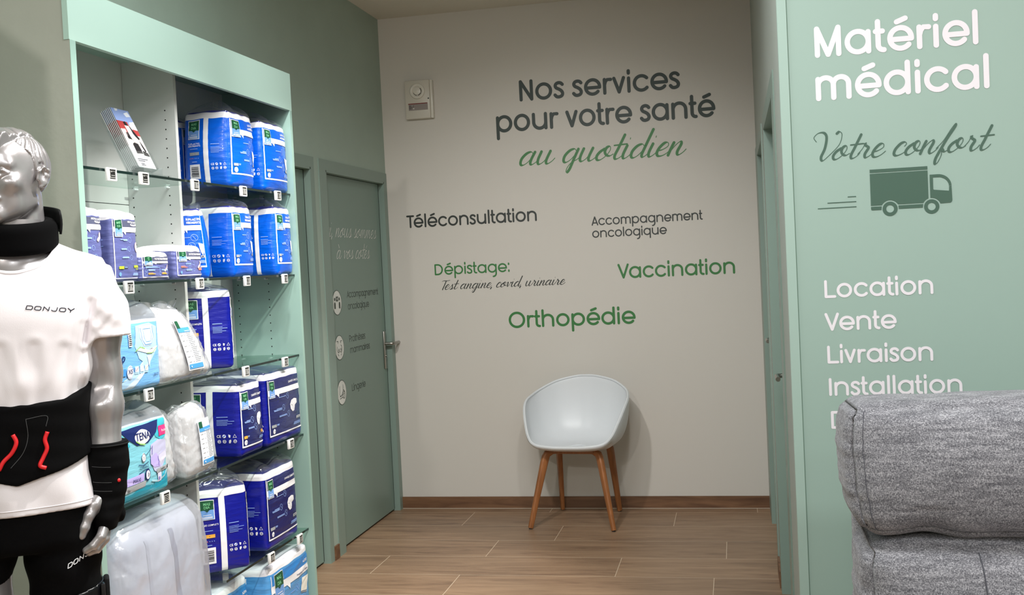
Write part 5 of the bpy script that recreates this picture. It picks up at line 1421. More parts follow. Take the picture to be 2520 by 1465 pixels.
M_DIAP = mat('white_padding', (222, 219, 216), .75, bump=.9, bscale=30, bdist=.012, bstretch=(1, 1, .5))
def loose_pack(w, d, h, seed, lean, taper=.08, label=True):
    """padding folded inside a clear bag, with a printed sheet"""
    p = Pack(w, d, h, .028, seed, (.010, .014, .012), taper, .004, lean, .006, 9)
    p.body(M_DIAP, M_DIAP, None, None, (22, 26))
    return p
def loose_place(p, x0, x1, y0, y1, z, label, rot=90, sheet=None, top=.03, tilt=(0, 0)):
    root = p.place('protection_pack', ((x0 + x1) / 2, (y0 + y1) / 2, z), rot, label, GW, None, tilt, wrap='padding')
    g = Pack(p.w + .012, p.d + .012, p.h + .008, p.r, 77, p.bu, p.tp, .0035, p.lean, .01, 17)
    g.ph = p.ph[::-1]; g.crk = .0028; g.crf = 16.0; g.body(F_HAZE, F_HAZE, None, None, (34, 44)); o = g.mb.build('bag', root, 180); o.location.z = -.002
    t = MB(); q = p.ph; m = F_HAZE
    w, d, h = g.w, g.d, g.h
    def fn(u, v):
        a = u * 2 - 1
        x = a * w / 2 * (.62 + .1 * v); zz = h * .985 - .004 + v * top * (.6 + .4 * math.sin(a * 4 + q[2]) ** 2)
        y = .008 * math.sin(a * 9 + q[3] + v * 3) + .006 * math.sin(a * 23 + q[4])
        return (x + g.lean[0] * zz, y + g.lean[1] * zz, zz)
    t.grid(fn, 40, 6, m); t.build('bag_end', root, 180)
    if sheet:
        u0, v0, u1, v1 = sheet
        s = Pack(g.w, g.d, g.h, g.r, 77, g.bu, g.tp, .0004, g.lean, 0, 5); s.ph = g.ph
        W = s.w; sh = .05
        s.rect('f', u0, v0, u1, v1, mat('sheet_paper', (238, 240, 246), .5), 7)
        hv = v1 - v0; hu = u1 - u0
        s.rect('f', u0 + .04 * hu, v1 - hv * .27, u1 - .04 * hu, v1 - hv * .18, K_SKY, 9)
        s.text('f', u1 - .06 * hu, v1 - hv * .255, .006, 'Changes anatomiques', K_WHT, 11, 'r', .0, hu * .66)
        s.rect('f', u0 + .05 * hu, v1 - hv * .19, u0 + .28 * hu, v1 - hv * .05, K_GRN, 10)
        s.rect('f', u0 + .06 * hu, v0 + hv * .03, u1 - .05 * hu, v0 + hv * .12, K_SKY, 9)
        s.disc('f', u0 + .16 * hu, v0 + hv * .075, .003, K_WHT, 11); s.tiny('f', u0 + .3 * hu, v0 + hv * .09, u0 + .6 * hu, 2, K_WHT, .02, 3)
        for r_ in range(17):
            v = v0 + hv * (.16 + .034 * r_)
            s.rect('f', u0 + .52 * hu, v, u0 + hu * (.86 + .06 * ((r_ * 7) % 3)), v + hv * .010, K_GRY, 9)
            if r_ % 3 == 0: s.rect('f', u0 + .10 * hu, v, u0 + .26 * hu, v + hv * .012, K_GRY, 9); s.rect('f', u0 + .37 * hu, v, u0 + .44 * hu, v + hv * .012, K_GRY, 9)
        s.mb.build('printed_sheet', root, 180)
    return root
loose_place(loose_pack(.32, .075, .225, 41, (-.29, .06), .42), -1.832, -1.750, 2.992, 3.312, T[2], 'white pack of loose protections leaning on the third shelf beside the pale blue pack', sheet=(.46, .12, .78, .86), top=.035)
put(navy_pack(.150, .19, .285, 42), 'hygiene_pack', -1.987, -1.797, 3.447, 3.597, T[2], 'navy blue pack standing alone on the third shelf beside the empty space', GN, rot=125, film=dict(hgt=.018, seed=8))

# fourth shelf
def teal_pack():
    p = Pack(.335, .15, .235, .016, 51, (.004, .014, .004), .0, .0010, (0, 0), .004, 15)
    p.body(B_AQUA, F_MILK, .955, B_WHITE)
    TD = mat('print_teal', (14, 140, 168), .35); TL = mat('print_light_teal', (60, 178, 196), .35); IC = mat('print_pale_aqua', (170, 214, 226), .35)
    p.poly('f', [(.0, .92), (.20, .94), (.34, .72), (.20, .66), (.0, .64)], TL, 1)
    p.poly('f', [(.70, .95), (1, .955), (1, .72), (.86, .68), (.76, .74), (.72, .84)], TL, 1)
    p.poly('f', [(.22, .93), (.84, .95), (.78, .80), (.62, .70), (.44, .70), (.32, .80)], K_NVY, 2)
    lens = [(.535 + .125 * math.copysign(abs(math.cos(a)) ** 1.25, math.cos(a)), .795 + .095 * math.copysign(abs(math.sin(a)) ** 1.0, math.sin(a))) for a in [2 * PI * k / 32 for k in range(32)]]
    p.poly('f', lens, K_WHT, 3)
    p.line('f', [(.425, .755), (.48, .715), (.56, .69)], .0035, mat('print_leaf', (150, 200, 110), .4), 4)
    p.text('f', .535, .762, .031, 'TENA', K_NVY, 5, 'c', .012, None, .06)
    p.rect('f', .82, .735, 1.0, .865, K_PNK, 3); p.text('f', .92, .782, .0105, 'ProSkin', K_WHT, 5, 'c')
    p.poly('f', [(.0, .0), (1, .0), (1, .30), (.88, .20), (.70, .14), (.5, .18), (.34, .12), (.0, .10)], B_TEAL, 1)
    p.poly('f', [(.0, .03), (.5, .05), (1, .10), (1, .05), (.5, .0), (.0, .0)], TL, 2)
    p.line('f', [(.66, .20), (.78, .16), (.90, .20), (.98, .32)], .006, IC, 2)
    # garment picture
    p.poly('f', [(.66, .66), (.80, .70), (.96, .66), (.96, .52), (.92, .40), (.84, .30), (.78, .26), (.70, .32), (.66, .42), (.64, .54)], K_LAV, 2)
    p.poly('f', [(.64, .50), (.74, .54), (.80, .48), (.82, .34), (.70, .36), (.64, .42)], K_PUR, 3)
    p.poly('f', [(.78, .49), (.96, .54), (.95, .44), (.82, .36)], mat('print_mist', (208, 206, 228), .4), 3)
    p.line('f', [(.78, .48), (.79, .36)], .003, mat('print_violet', (130, 120, 190), .4), 4); p.line('f', [(.68, .64), (.67, .54)], .003, mat('print_violet', (130, 120, 190), .4), 4)
    p.disc('f', .525, .53, .010, K_WHT, 3, .014); p.ring('f', .525, .53, .0115, .0012, K_NVY, 4); p.line('f', [(.56, .55), (.66, .62)], .0016, K_NVY, 4)
    for k in range(3): p.rect('f', .508, .515 + k * .018, .542, .520 + k * .018, K_GRY, 5)
    p.line('f', [(.44, .455), (.52, .437), (.60, .46)], .0022, K_NVY, 3); p.line('f', [(.44, .345), (.52, .37), (.60, .375)], .0022, K_NVY, 3)
    p.text('f', .52, .395, .011, 'CONFIDENCE', K_NVY, 4, 'c', .01, .15)
    p.poly('f', [(.0, .22), (.52, .24), (.52, .34), (.0, .31)], K_PUR, 2); p.text('f', .40, .25, .0165, 'MAXI', K_NVY, 4, 'c', .0)
    for k in range(4): p.disc('f', .205 + .028 * (k % 2), .245 + .05 * (k // 2), .0034, K_NVY, 4, .0048)
    p.poly('f', [(.0, .135), (.54, .165), (.56, .235), (.0, .215)], K_GRY, 2); p.text('f', .26, .16, .0105, 'Slip', K_BLK, 4, 'l', .01)
    p.disc('f', .575, .30, .0150, K_NVY, 4, .0175); p.disc('f', .575, .30, .0112, K_WHT, 5, .0132); p.text('f', .575, .279, .016, '3', K_NVY, 7, 'c', .01); p.text('f', .598, .30, .006, 'D', K_NVY, 7, 'c', .01)
    p.poly('f', [(.74, .27), (.97, .285), (.97, .34), (.74, .325)], K_GRY, 4); p.text('f', .85, .297, .009, 'FeelDry', K_BLK, 6, 'c', .0, None, .1); p.disc('f', .955, .31, .004, K_BLK, 6, .006)
    p.rect('f', .76, .155, .83, .27, mat('print_mist', (208, 206, 228), .4), 3); p.rect('f', .772, .175, .80, .215, mat('print_violet', (130, 120, 190), .4), 4)
    return p
put(teal_pack(), 'hygiene_pack', -1.905, -1.755, 2.667, 3.0, T[3], 'turquoise pack with a white and navy logo behind the figure\'s wrist', None, film=dict(hgt=.04, seed=9, spread=.95, m=film_mat('smoky_film', (206, 214, 222), .30, .14, .9, 20)))
loose_place(loose_pack(.078, .12, .232, 52, (-.02, .05), .05), -1.91, -1.785, 3.018, 3.100, T[3], 'white pack of loose protections squeezed beside the turquoise pack', sheet=None, top=.012)
loose_place(loose_pack(.165, .066, .222, 53, (-.04, .06), .06), -1.828, -1.752, 3.128, 3.300, T[3], 'white pack of loose protections with a blue headed sheet in front of the divider', sheet=(.36, .14, .86, .80), top=.012)
put(navy_pack(.182, .235, .262, 54, K_ORG, bulge=(.012, .01, .005)), 'hygiene_pack', -1.99, -1.755, 3.505, 3.685, T[3], 'navy pack with orange tags in the middle of the fourth shelf', GN, film=dict(hgt=.034, seed=10))
put(navy_pack(.315, .25, .278, 55, K_GRY), 'hygiene_pack', -1.995, -1.747, 3.708, 4.024, T[3], 'large navy pack at the right end of the fourth shelf', GN, film=dict(hgt=.02, seed=11))

# lowest glass shelf
put(navy_pack(.165, .195, .302, 61), 'hygiene_pack', -1.943, -1.778, 3.385, 3.565, T[4], 'navy pack turned askew beside the milky bag on the lowest shelf', GN, rot=132, film=dict(hgt=.04, seed=12))
put(navy_pack(.285, .23, .298, 62, K_GRY), 'hygiene_pack', -1.985, -1.752, 3.668, 3.952, T[4], 'navy pack to the right of the askew one on the lowest shelf', GN, film=dict(hgt=.055, seed=13))

# mattress pads under the lowest shelf
def sheet_pack(w, d, h, seed):
    p = Pack(w, d, h, .018, seed, (.006, .01, .008), .02, .002, (0, 0), .006, 10)
    p.body(B_SKY, B_WHITE, .885, B_WHITE)
    v0, v1 = .06, .87; hh = v1 - v0
    p.line('f', [(.04, v0), (.04, v1)], .004, K_WHT, 1); p.line('f', [(.97, v0), (.97, v1)], .004, K_WHT, 1)
    va = v1 - hh * .16; vb = va - hh * .12
    p.rect('f', .05, va, .965, v1, B_SKYD, 1); p.rect('f', .03, vb, .97, va, K_WHT, 2)
    p.text('f', .93, va + hh * .05, .014, 'ALÈSES', K_WHT, 3, 'r', .02); p.text('f', .93, vb + hh * .03, .012, 'Protections pour Literie', K_NVY, 3, 'r', .005, .52)
    p.poly('f', [(.36, vb + .004), (.44, vb + .004), (.43, vb - hh * .08)], K_WHT, 2)
    p.logo('f', .10, vb - hh * .12, .28, v1)
    p.ring('f', .62, v0 + hh * .56, .014, .0012, K_LGT, 1); p.line('f', [(.60, v0 + hh * .59), (.64, v0 + hh * .53)], .002, K_LGT, 2); p.tiny('f', .44, v0 + hh * .55, .56, 1, K_LGT, .012, 2)
    p.poly('f', [(.76, v0 + hh * .66), (.95, v0 + hh * .64), (.88, v0 + hh * .40), (.70, v0 + hh * .46)], mat('print_cream', (238, 236, 226), .5), 2); p.poly('f', [(.70, v0 + hh * .45), (.88, v0 + hh * .39), (.875, v0 + hh * .37), (.71, v0 + hh * .43)], K_GRY, 2)
    p.disc('f', .54, v0 + hh * .34, .013, mat('print_khaki', (150, 150, 110), .5), 2); p.tiny('f', .30, v0 + hh * .36, .48, 3, K_LGT, .014, 4, align='r')
    p.ring('f', .64, v0 + hh * .20, .014, .0012, K_LGT, 1); p.tiny('f', .42, v0 + hh * .2, .58, 2, K_LGT, .014, 5, align='r')
    p.rect('f', .80, v0 + hh * .17, .96, v0 + hh * .25, mat('print_yellow', (222, 190, 60), .4), 2); p.rect('f', .10, v0 + hh * .12, .24, v0 + hh * .2, mat('print_yellow', (222, 190, 60), .4), 2)
    p.rect('l', .46, .0, .57, .88, K_WHT, 1); p.logo('l', .10, .60, .38, .85); p.tiny('l', .12, .5, .36, 2, K_LGT, .03, 6); p.rect('l', .14, .36, .34, .41, mat('print_yellow', (222, 190, 60), .4), 2)
    return p
put(sheet_pack(.37, .21, .292, 71), 'hygiene_pack', -1.955, -1.745, 3.640, 4.018, .0702, 'light blue pack of mattress pads at the right end under the lowest shelf', GS, film=dict(hgt=.015, seed=14))
put(sheet_pack(.26, .16, .285, 72), 'hygiene_pack', -1.985, -1.80, 3.345, 3.605, .0702, 'light blue pack of mattress pads half hidden behind the askew navy pack', GS, film=dict(hgt=.01, seed=15))

# big milky bag in the left bay
def milky_bag():
    root = empty('bedding_bag', (-1.865, 2.965, .0702), math.radians(90), 'big milky plastic bag of white bedding at the bottom of the left bay', 'bag')
    inner = Pack(.53, .22, .655, .07, 81, (.015, .02, .02), .10, .004, (0, 0), .01, 7)
    inner.body(mat('bedding_white', (214, 216, 224), .8, bump=.5, bscale=14, bdist=.02), None, None, None, (24, 30))
    gr = mat('bedding_band', (150, 152, 170), .8)
    inner.rect('f', .535, .12, .585, .93, gr, 1)
    inner.rect('f', .26, .30, .29, .93, mat('bedding_fold', (196, 198, 208), .8), 1)
    inner.rect('f', .56, .42, .66, .52, K_WHT, 2)
    inner.mb.build('bedding', root, 180)
    out = Pack(.565, .258, .676, .075, 83, (.012, .016, .02), .13, .005, (0, 0), .010, 6)
    out.crk = .0065; out.crf = 6.5
    out.body(film_mat('milky_bag_film', (240, 243, 250), .42, .16, 1.0, 18, 1.0, .12, (.72, .73, .77)), None, None, None, (64, 84))
    o = out.mb.build('bag', root, 180); o.location.z = -.0
milky_bag()
# ------------------------------------------------------------------ implicit surfaces for the figure
def surface_net(fn, lo, hi, step):
    lo = np.array(lo, float); hi = np.array(hi, float)
    n = np.ceil((hi - lo) / step).astype(int) + 1
    ax = [lo[i] + step * np.arange(n[i]) for i in range(3)]
    X, Y, Z = np.meshgrid(*ax, indexing='ij')
    F = fn(X.astype(np.float32), Y.astype(np.float32), Z.astype(np.float32))
    S = (F < 0)
    c = np.zeros(tuple(n - 1), np.int8)
    for a in (0, 1):
        for b in (0, 1):
            for d in (0, 1):
                c += S[a:n[0] - 1 + a, b:n[1] - 1 + b, d:n[2] - 1 + d]
    idx = np.argwhere((c > 0) & (c < 8))
    gid = -np.ones(tuple(n - 1), np.int64); gid[tuple(idx.T)] = np.arange(len(idx))
    acc = np.zeros((len(idx), 3)); cnt = np.zeros(len(idx))
    cor = [(a, b, d) for a in (0, 1) for b in (0, 1) for d in (0, 1)]
    for p in cor:
        for axis in range(3):
            if p[axis]: continue
            q = list(p); q[axis] = 1
            f0 = F[idx[:, 0] + p[0], idx[:, 1] + p[1], idx[:, 2] + p[2]]
            f1 = F[idx[:, 0] + q[0], idx[:, 1] + q[1], idx[:, 2] + q[2]]
            m = (f0 < 0) != (f1 < 0)
            t = f0[m] / (f0[m] - f1[m])
            pt = np.tile(np.array(p, float), (m.sum(), 1)); pt[:, axis] = t
            acc[m] += pt; cnt[m] += 1
    V = lo + (idx + acc / cnt[:, None]) * step
    faces = []
    for axis in range(3):
        sl0 = [slice(None)] * 3; sl1 = [slice(None)] * 3
        sl0[axis] = slice(0, n[axis] - 1); sl1[axis] = slice(1, n[axis])
        a0 = S[tuple(sl0)]; a1 = S[tuple(sl1)]
        e = np.argwhere(a0 != a1)
        u, w = (axis + 1) % 3, (axis + 2) % 3
        ok = (e[:, u] >= 1) & (e[:, w] >= 1) & (e[:, u] < n[u] - 1) & (e[:, w] < n[w] - 1)
        e = e[ok]
        flip = a0[tuple(e.T)]
        def g(du, dw):
            k = e.copy(); k[:, u] += du; k[:, w] += dw
            return gid[tuple(k.T)]
        q = np.stack([g(-1, -1), g(0, -1), g(0, 0), g(-1, 0)], 1)
        q[~flip] = q[~flip][:, ::-1]
        faces.append(q)
    Fq = np.concatenate(faces)
    return V, Fq

def sd_cap(X, Y, Z, a, b, r0, r1):
    a = np.array(a, np.float32); b = np.array(b, np.float32); d = b - a
    t = ((X - a[0]) * d[0] + (Y - a[1]) * d[1] + (Z - a[2]) * d[2]) / float(d @ d)
    t = np.clip(t, 0, 1)
    return np.sqrt((X - a[0] - d[0] * t) ** 2 + (Y - a[1] - d[1] * t) ** 2 + (Z - a[2] - d[2] * t) ** 2) - (r0 + (r1 - r0) * t)
def sd_ell(X, Y, Z, c, r):
    k = np.sqrt(((X - c[0]) / r[0]) ** 2 + ((Y - c[1]) / r[1]) ** 2 + ((Z - c[2]) / r[2]) ** 2)
    k2 = np.sqrt(((X - c[0]) / r[0] ** 2) ** 2 + ((Y - c[1]) / r[1] ** 2) ** 2 + ((Z - c[2]) / r[2] ** 2) ** 2) + 1e-6
    return k * (k - 1) / k2
def smin(a, b, k):
    h = np.clip(.5 + .5 * (b - a) / k, 0, 1)
    return b + (a - b) * h - k * h * (1 - h)
def smax(a, b, k): return -smin(-a, -b, k)
def chain(X, Y, Z, pts, k=.008):
    d = None
    for (p, r), (q, s) in zip(pts[:-1], pts[1:]):
        e = sd_cap(X, Y, Z, p, q, r, s); d = e if d is None else smin(d, e, k)
    return d
def loft(X, Y, Z, secs):
    """stack of ellipses (z, rx, ry, cy)"""
    z = np.array([s[0] for s in secs]); 
    rx = np.interp(Z, z, [s[1] for s in secs]); ry = np.interp(Z, z, [s[2] for s in secs]); cy = np.interp(Z, z, [s[3] for s in secs])
    k = (np.abs(X / rx) ** 2.3 + np.abs((Y - cy) / ry) ** 2.3) ** (1 / 2.3)
    return (k - 1) * np.minimum(rx, ry) * .95
def dense(secs, n=60):
    z = np.linspace(secs[0][0], secs[-1][0], n); out = []
    S = np.array(secs, float)
    for t in z:
        i = min(max(np.searchsorted(S[:, 0], t) - 1, 0), len(S) - 2)
        f = (t - S[i, 0]) / (S[i + 1, 0] - S[i, 0]); f = f
        p0, p1, p2, p3 = S[max(i - 1, 0)], S[i], S[i + 1], S[min(i + 2, len(S) - 1)]
        v = .5 * (2 * p1 + (p2 - p0) * f + (2 * p0 - 5 * p1 + 4 * p2 - p3) * f ** 2 + (3 * p1 - p0 - 3 * p2 + p3) * f ** 3)
        out.append((t, *v[1:]))
    return out

def figure():
    M_sil = bpy.data.materials.new('silver_lacquer'); M_sil.use_nodes = True
    bs = M_sil.node_tree.nodes['Principled BSDF']
    bs.inputs['Base Color'].default_value = (*lin((172, 168, 170)), 1); bs.inputs['Metallic'].default_value = .6; bs.inputs['Roughness'].default_value = .3
    bs.inputs['Coat Weight'].default_value = .9; bs.inputs['Coat Roughness'].default_value = .03
    M_shirt = mat('white_jersey', (232, 226, 230), .85, bump=.15, bscale=420, bdist=.001, sheen=.2)
    M_blk = mat('black_fabric', (4, 4, 5), .9, spec=.12, bump=.2, bscale=300, bdist=.001)
    M_foam = mat('black_foam', (3, 3, 4), .95, spec=.1)
    M_strap = mat('black_strap', (9, 9, 11), .7, spec=.2)
    M_rub = mat('black_moulded_plastic', (16, 16, 20), .28)
    M_red = mat('red_cord', (222, 28, 36), .5)
    M_ink = mat('shirt_print', (38, 38, 52), .6); M_wp = mat('shorts_print', (236, 236, 240), .6)
    root = empty('mannequin', (-1.624, 2.163, 0), math.radians(34), 'glossy silver male mannequin in white t-shirt, neck collar, back belt and wrist brace', 'mannequin')

    def add(name, VF_list, m, parent=root, smooth=180):
        b = MB()
        for V, F in VF_list: b.add(V, F, m)
        return b.build(name, parent, smooth)

    # --- head in its own axes: face towards -y
    HC = np.array([.004, -.006, 1.7075]); ha = math.radians(-32); hc, hs = math.cos(ha), math.sin(ha)
    def to_body(V):
        x, y, z = V[:, 0], V[:, 1], V[:, 2]
        return np.stack([x * hc - y * hs, x * hs + y * hc, z], 1) * .925 + HC
    def head(X, Y, Z):
        A = np.abs(X)
        d = sd_ell(X, Y, Z, (0, .016, .030), (.0725, .092, .084))
        d = smin(d, sd_ell(X, Y, Z, (0, -.034, -.030), (.061, .054, .082)), .035)
        d = smin(d, sd_ell(X, Y, Z, (0, -.028, -.072), (.052, .050, .038)), .025)
        d = smin(d, sd_cap(A, Y, Z, (.040, .012, -.062), (.012, -.070, -.098), .020, .018), .022)
        d = smin(d, sd_ell(X, Y, Z, (0, -.079, -.098), (.020, .016, .017)), .02)
        d = smin(d, sd_ell(X, Y, Z, (0, -.058, .040), (.050, .034, .036)), .03)           # forehead
        d = smin(d, sd_cap(A, Y, Z, (.008, -.086, .021), (.046, -.070, .021), .0085, .0075), .016)   # brow
        d = smin(d, sd_ell(A, Y, Z, (.043, -.060, -.022), (.022, .022, .017)), .024)       # cheek bone
        d = smax(d, -sd_ell(A, Y, Z, (.0315, -.1005, .003), (.0195, .017, .0115)), .012)      # eye socket
        ball = sd_ell(A, Y, Z, (.0315, -.0725, .001), (.0145, .0145, .0130))
        d = smin(d, ball, .003)
        d = smin(d, chain(A, Y, Z, [((.017, -.087, .0005), .0028), ((.025, -.0885, .0075), .0030), ((.038, -.0845, .0075), .0030), ((.048, -.0765, .0015), .0026)]), .004)   # upper lid
        d = smin(d, chain(A, Y, Z, [((.018, -.0865, -.002), .0022), ((.030, -.0865, -.0075), .0024), ((.046, -.077, -.001), .0022)]), .004)
        d = smin(d, sd_cap(X, Y, Z, (0, -.086, .014), (0, -.1125, -.026), .0075, .0092), .013)   # nose
        d = smin(d, sd_ell(A, Y, Z, (.0125, -.0985, -.0305), (.0075, .010, .0072)), .008)
        d = smax(d, -sd_ell(A, Y, Z, (.0062, -.1045, -.0385), (.0034, .0062, .0028)), .003)
        d = smin(d, chain(A, Y, Z, [((0, -.0945, -.0545), .0050), ((.012, -.0920, -.0545), .0046), ((.0235, -.0835, -.0585), .0024)]), .007)
        d = smin(d, chain(A, Y, Z, [((0, -.0925, -.0655), .0064), ((.012, -.0900, -.0645), .0056), ((.0225, -.0830, -.0595), .0026)]), .006)
        d = smax(d, -sd_ell(X, Y, Z, (0, -.0995, -.0596), (.022, .007, .0011)), .002)
        d = smax(d, -sd_ell(X, Y, Z, (0, -.1, -.0775), (.018, .011, .0045)), .01)
        # ears
        Zk = Z; Yk = Y; Y = .012 + (Y - .012) / .82; Z = -.010 + (Z + .010) / .80
        e = sd_ell(A, Y, Z, (.0765, .014 + (A - .07) * .5, -.004), (.0085, .0200, .0330))
        e = smax(e, -sd_ell(A, Y, Z, (.0850, .0105, .004), (.0075, .0120, .0205)), .003)
        e = smin(e, chain(A, Y, Z, [((.0745, -.005, -.012), .0034), ((.0785, -.002, .014), .0034), ((.0835, .012, .027), .0042), ((.0865, .028, .018), .0042), ((.0850, .031, .000), .0038), ((.0800, .022, -.022), .0044), ((.0745, .008, -.033), .0058)]), .004)
        e = smin(e, chain(A, Y, Z, [((.0800, .016, .016), .0026), ((.0825, .022, .002), .0028), ((.0780, .014, -.016), .0030)]), .004)
        Y = Yk; Z = Zk; e = e * .85
        d = smin(d, e, .004)
        d = smin(d, sd_cap(X, Y, Z, (0, .036, -.05), (0, .040, -.19), .050, .054), .012)
        return d
    Vh, Fh = surface_net(head, (-.105, -.135, -.175), (.105, .125, .13), .0021)
    # --- trunk, arms and legs
    def skin(X, Y, Z):
        A = np.abs(X)
        d = loft(X, Y, Z, dense([(.84, .125, .095, .0), (.95, .132, .100, .0), (1.08, .118, .088, .0), (1.16, .117, .088, .0), (1.30, .142, .100, .0), (1.40, .155, .102, .0), (1.46, .140, .090, .005), (1.50, .085, .070, .01), (1.54, .058, .056, .012)]))
        d = smax(d, .86 - Z, .03)
        d = smin(d, sd_cap(A, Y, Z, (.03, .012, 1.515), (.150, .008, 1.455), .038, .052), .03)
        d = smin(d, sd_cap(X, Y, Z, (0, .012, 1.46), (0, .006, 1.60), .058, .054), .03)
        arm = chain(A, Y, Z, [((.165, .010, 1.455), .050), ((.178, .012, 1.34), .0445), ((.1765, .014, 1.245), .0400)], .02)
        arm = smin(arm, sd_ell(A, Y, Z, (.174, .000, 1.36), (.040, .045, .085)), .02)
        arm = smin(arm, chain(A, Y, Z, [((.1755, .012, 1.235), .0395), ((.1745, -.004, 1.165), .0420), ((.171, -.014, 1.06), .0345), ((.168, -.022, .985), .0270), ((.163, -.028, .945), .0265)], .02), .03)
        arm = smin(arm, sd_ell(A, Y, Z, (.192, .030, 1.232), (.020, .018, .028)), .02)
        arm = smax(arm, -sd_ell(A, Y, Z, (.150, -.040, 1.225), (.030, .016, .035)), .03)
        d = smin(d, arm, .02)
        A = np.abs(X + .026)
        leg = chain(A, Y, Z, [((.080, 0, .90), .072), ((.094, -.005, .72), .070), ((.105, -.008, .50), .050), ((.106, .0, .46), .050), ((.105, .018, .34), .052), ((.103, .022, .18), .034), ((.102, .026, .085), .032)], .03)
        leg = smin(leg, chain(A, Y, Z, [((.102, .035, .050), .034), ((.109, -.03, .042), .030), ((.117, -.10, .030), .022), ((.120, -.135, .026), .018)], .02), .03)
        return smin(d, leg, .02)
    Vb, Fb = surface_net(skin, (-.245, -.17, .008), (.245, .125, 1.605), .0052)
    # --- left hand, half closed, thumb in front
    def hand(X, Y, Z):
        k = .004
        d = sd_cap(X, Y, Z, (.166, -.024, .965), (.157, -.032, .905), .026, .022)
        d = smin(d, sd_ell(X, Y, Z, (.158, -.030, .905), (.018, .034, .036)), .012)
        d = smin(d, chain(X, Y, Z, [((.156, -.040, .955), .020), ((.142, -.054, .940), .0165), ((.127, -.066, .918), .0120), ((.116, -.072, .893), .0112), ((.109, -.074, .875), .0096)], .006), .012)
        fingers = [
            [((.160, -.056, .888), .0125), ((.150, -.078, .868), .0110), ((.132, -.082, .850), .0100), ((.117, -.078, .841), .0088)],
            [((.163, -.036, .884), .0125), ((.158, -.058, .858), .0110), ((.139, -.066, .838), .0102), ((.122, -.064, .832), .0090)],
            [((.160, -.017, .884), .0120), ((.152, -.036, .860), .0105), ((.132, -.048, .850), .0096), ((.115, -.054, .856), .0084)],
            [((.155, -.002, .890), .0105), ((.146, -.016, .870), .0092), ((.128, -.030, .863), .0084), ((.114, -.040, .868), .0074)]]
        for f in fingers: d = smin(d, chain(X, Y, Z, f, .003), .003)
        # thumb nail and creases
        d = smax(d, -sd_ell(X, Y, Z, (.1085, -.0862, .8765), (.0068, .0022, .0082)), .0012)
        for zc in (.898, .9015): d = smax(d, -sd_cap(X, Y, Z, (.108, -.0835, zc), (.124, -.0855, zc + .001), .0009, .0009), .001)
        return d
    Vn, Fn = surface_net(hand, (.08, -.105, .815), (.20, .03, .985), .0017)
    body = add('body', [(to_body(Vh), Fh), (Vb, Fb), (Vn, Fn), (Vn * np.array([-1, 1, 1]), Fn[:, ::-1])], M_sil)

    # --- combed hair
    def hair(X, Y, Z):
        px_ = .030                                       # parting on the left side of the head
        th = np.arctan2(Y - .012, X)
        top = sd_ell(X, Y, Z, (-.004, .010, .034), (.078, .101, .091))
        front = sd_cap(X, Y, Z, (-.055, -.062, .070), (.030, -.068, .082), .026, .022)
        top = smin(top, front, .03)
        wob = .006 * np.sin(X * 38 + 1.3) + .004 * np.sin(X * 71 + Y * 20)
        s = (Y + .34 * X + wob)
        g = np.abs(np.sin(s * 74 + 1.3 * np.sin(s * 23))) 
        g2 = np.abs(np.sin(s * 263 + 2 * np.sin(X * 17)))
        top = top + .0055 * (1 - g) ** 2 + .0013 * (1 - g2)
        side = sd_ell(X, Y, Z, (0, .018, .026), (.0785, .100, .088))
        sw = th * 1.0 + .10 * np.sin(Z * 46) + .05 * np.sin(Z * 90 + 2)
        h1 = np.abs(np.sin(sw * 11 + .9 * np.sin(sw * 5))); h2 = np.abs(np.sin(sw * 41 + 1.2 * np.sin(Z * 40)))
        side = side + .0048 * (1 - h1) ** 2 + .0014 * (1 - h2)
        # the swept top ends along the parting
        cut = (X - px_ - .012 - .25 * (Z - .1))
        top = smax(top, cut, .004)
        top = smax(top, .050 - Z + .35 * np.clip(Y, -.02, .1) * -1, .006)
        side = smax(side, Z - .112 + .0 * X, .01)
        # hairline of the sides: from the temple down before the ear and round the nape
        line = np.where(Y < -.012, .048 + (-.012 - Y) * 1.25 - .0, np.interp(Y, [-.012, -.002, .004, .026, .036, .055, .12], [.048, .006, .030, .034, .0, -.050, -.062]))
        side = smax(side, line - Z, .004)
        side = smax(side, -.052 - Y, .006)
        return smin(top, side, .003)
    Vr, Fr = surface_net(hair, (-.105, -.115, -.075), (.105, .130, .142), .0017)
    add('hair', [(to_body(Vr), Fr)], M_sil)

    # --- t-shirt
    SH = dense([(.90, .148, .118, .0), (.96, .144, .116, .0), (1.03, .139, .112, .0), (1.10, .135, .108, .0), (1.20, .138, .110, .0), (1.30, .152, .116, .0), (1.38, .166, .119, .0), (1.44, .162, .110, .004), (1.49, .125, .090, .008), (1.53, .085, .072, .010), (1.57, .06, .06, .012)])
    def trunk(X, Y, Z):
        d = loft(X, Y, Z, SH)
        return smin(d, sd_cap(np.abs(X), Y, Z, (.045, .012, 1.530), (.155, .008, 1.462), .042, .056), .03)
    def shirt(X, Y, Z):
        A = np.abs(X)
        d = trunk(X, Y, Z)
        sl = chain(A, Y, Z, [((.150, .008, 1.462), .058), ((.183, .004, 1.385), .0575), ((.188, .000, 1.300), .0600)], .02)
        fs = .0014 * np.sin(140 * (Z * .75 + A * .75 - Y * .3)) * np.clip((1.47 - Z) / .08, 0, 1) * np.clip(1.2 - np.abs(Z - 1.39) / .07, 0, 1)
        sl = smax(sl + fs, 1.327 - Z, .003)
        d = smin(d, sl, .022)
        # folds: from the armpit across the chest, hanging below, bunched above and under the belt
        ang = np.arctan2(1.335 - Z, .165 - A); rad = np.sqrt((1.335 - Z) ** 2 + (.165 - A) ** 2)
        front = np.clip((.05 - Y) / .04, 0, 1)
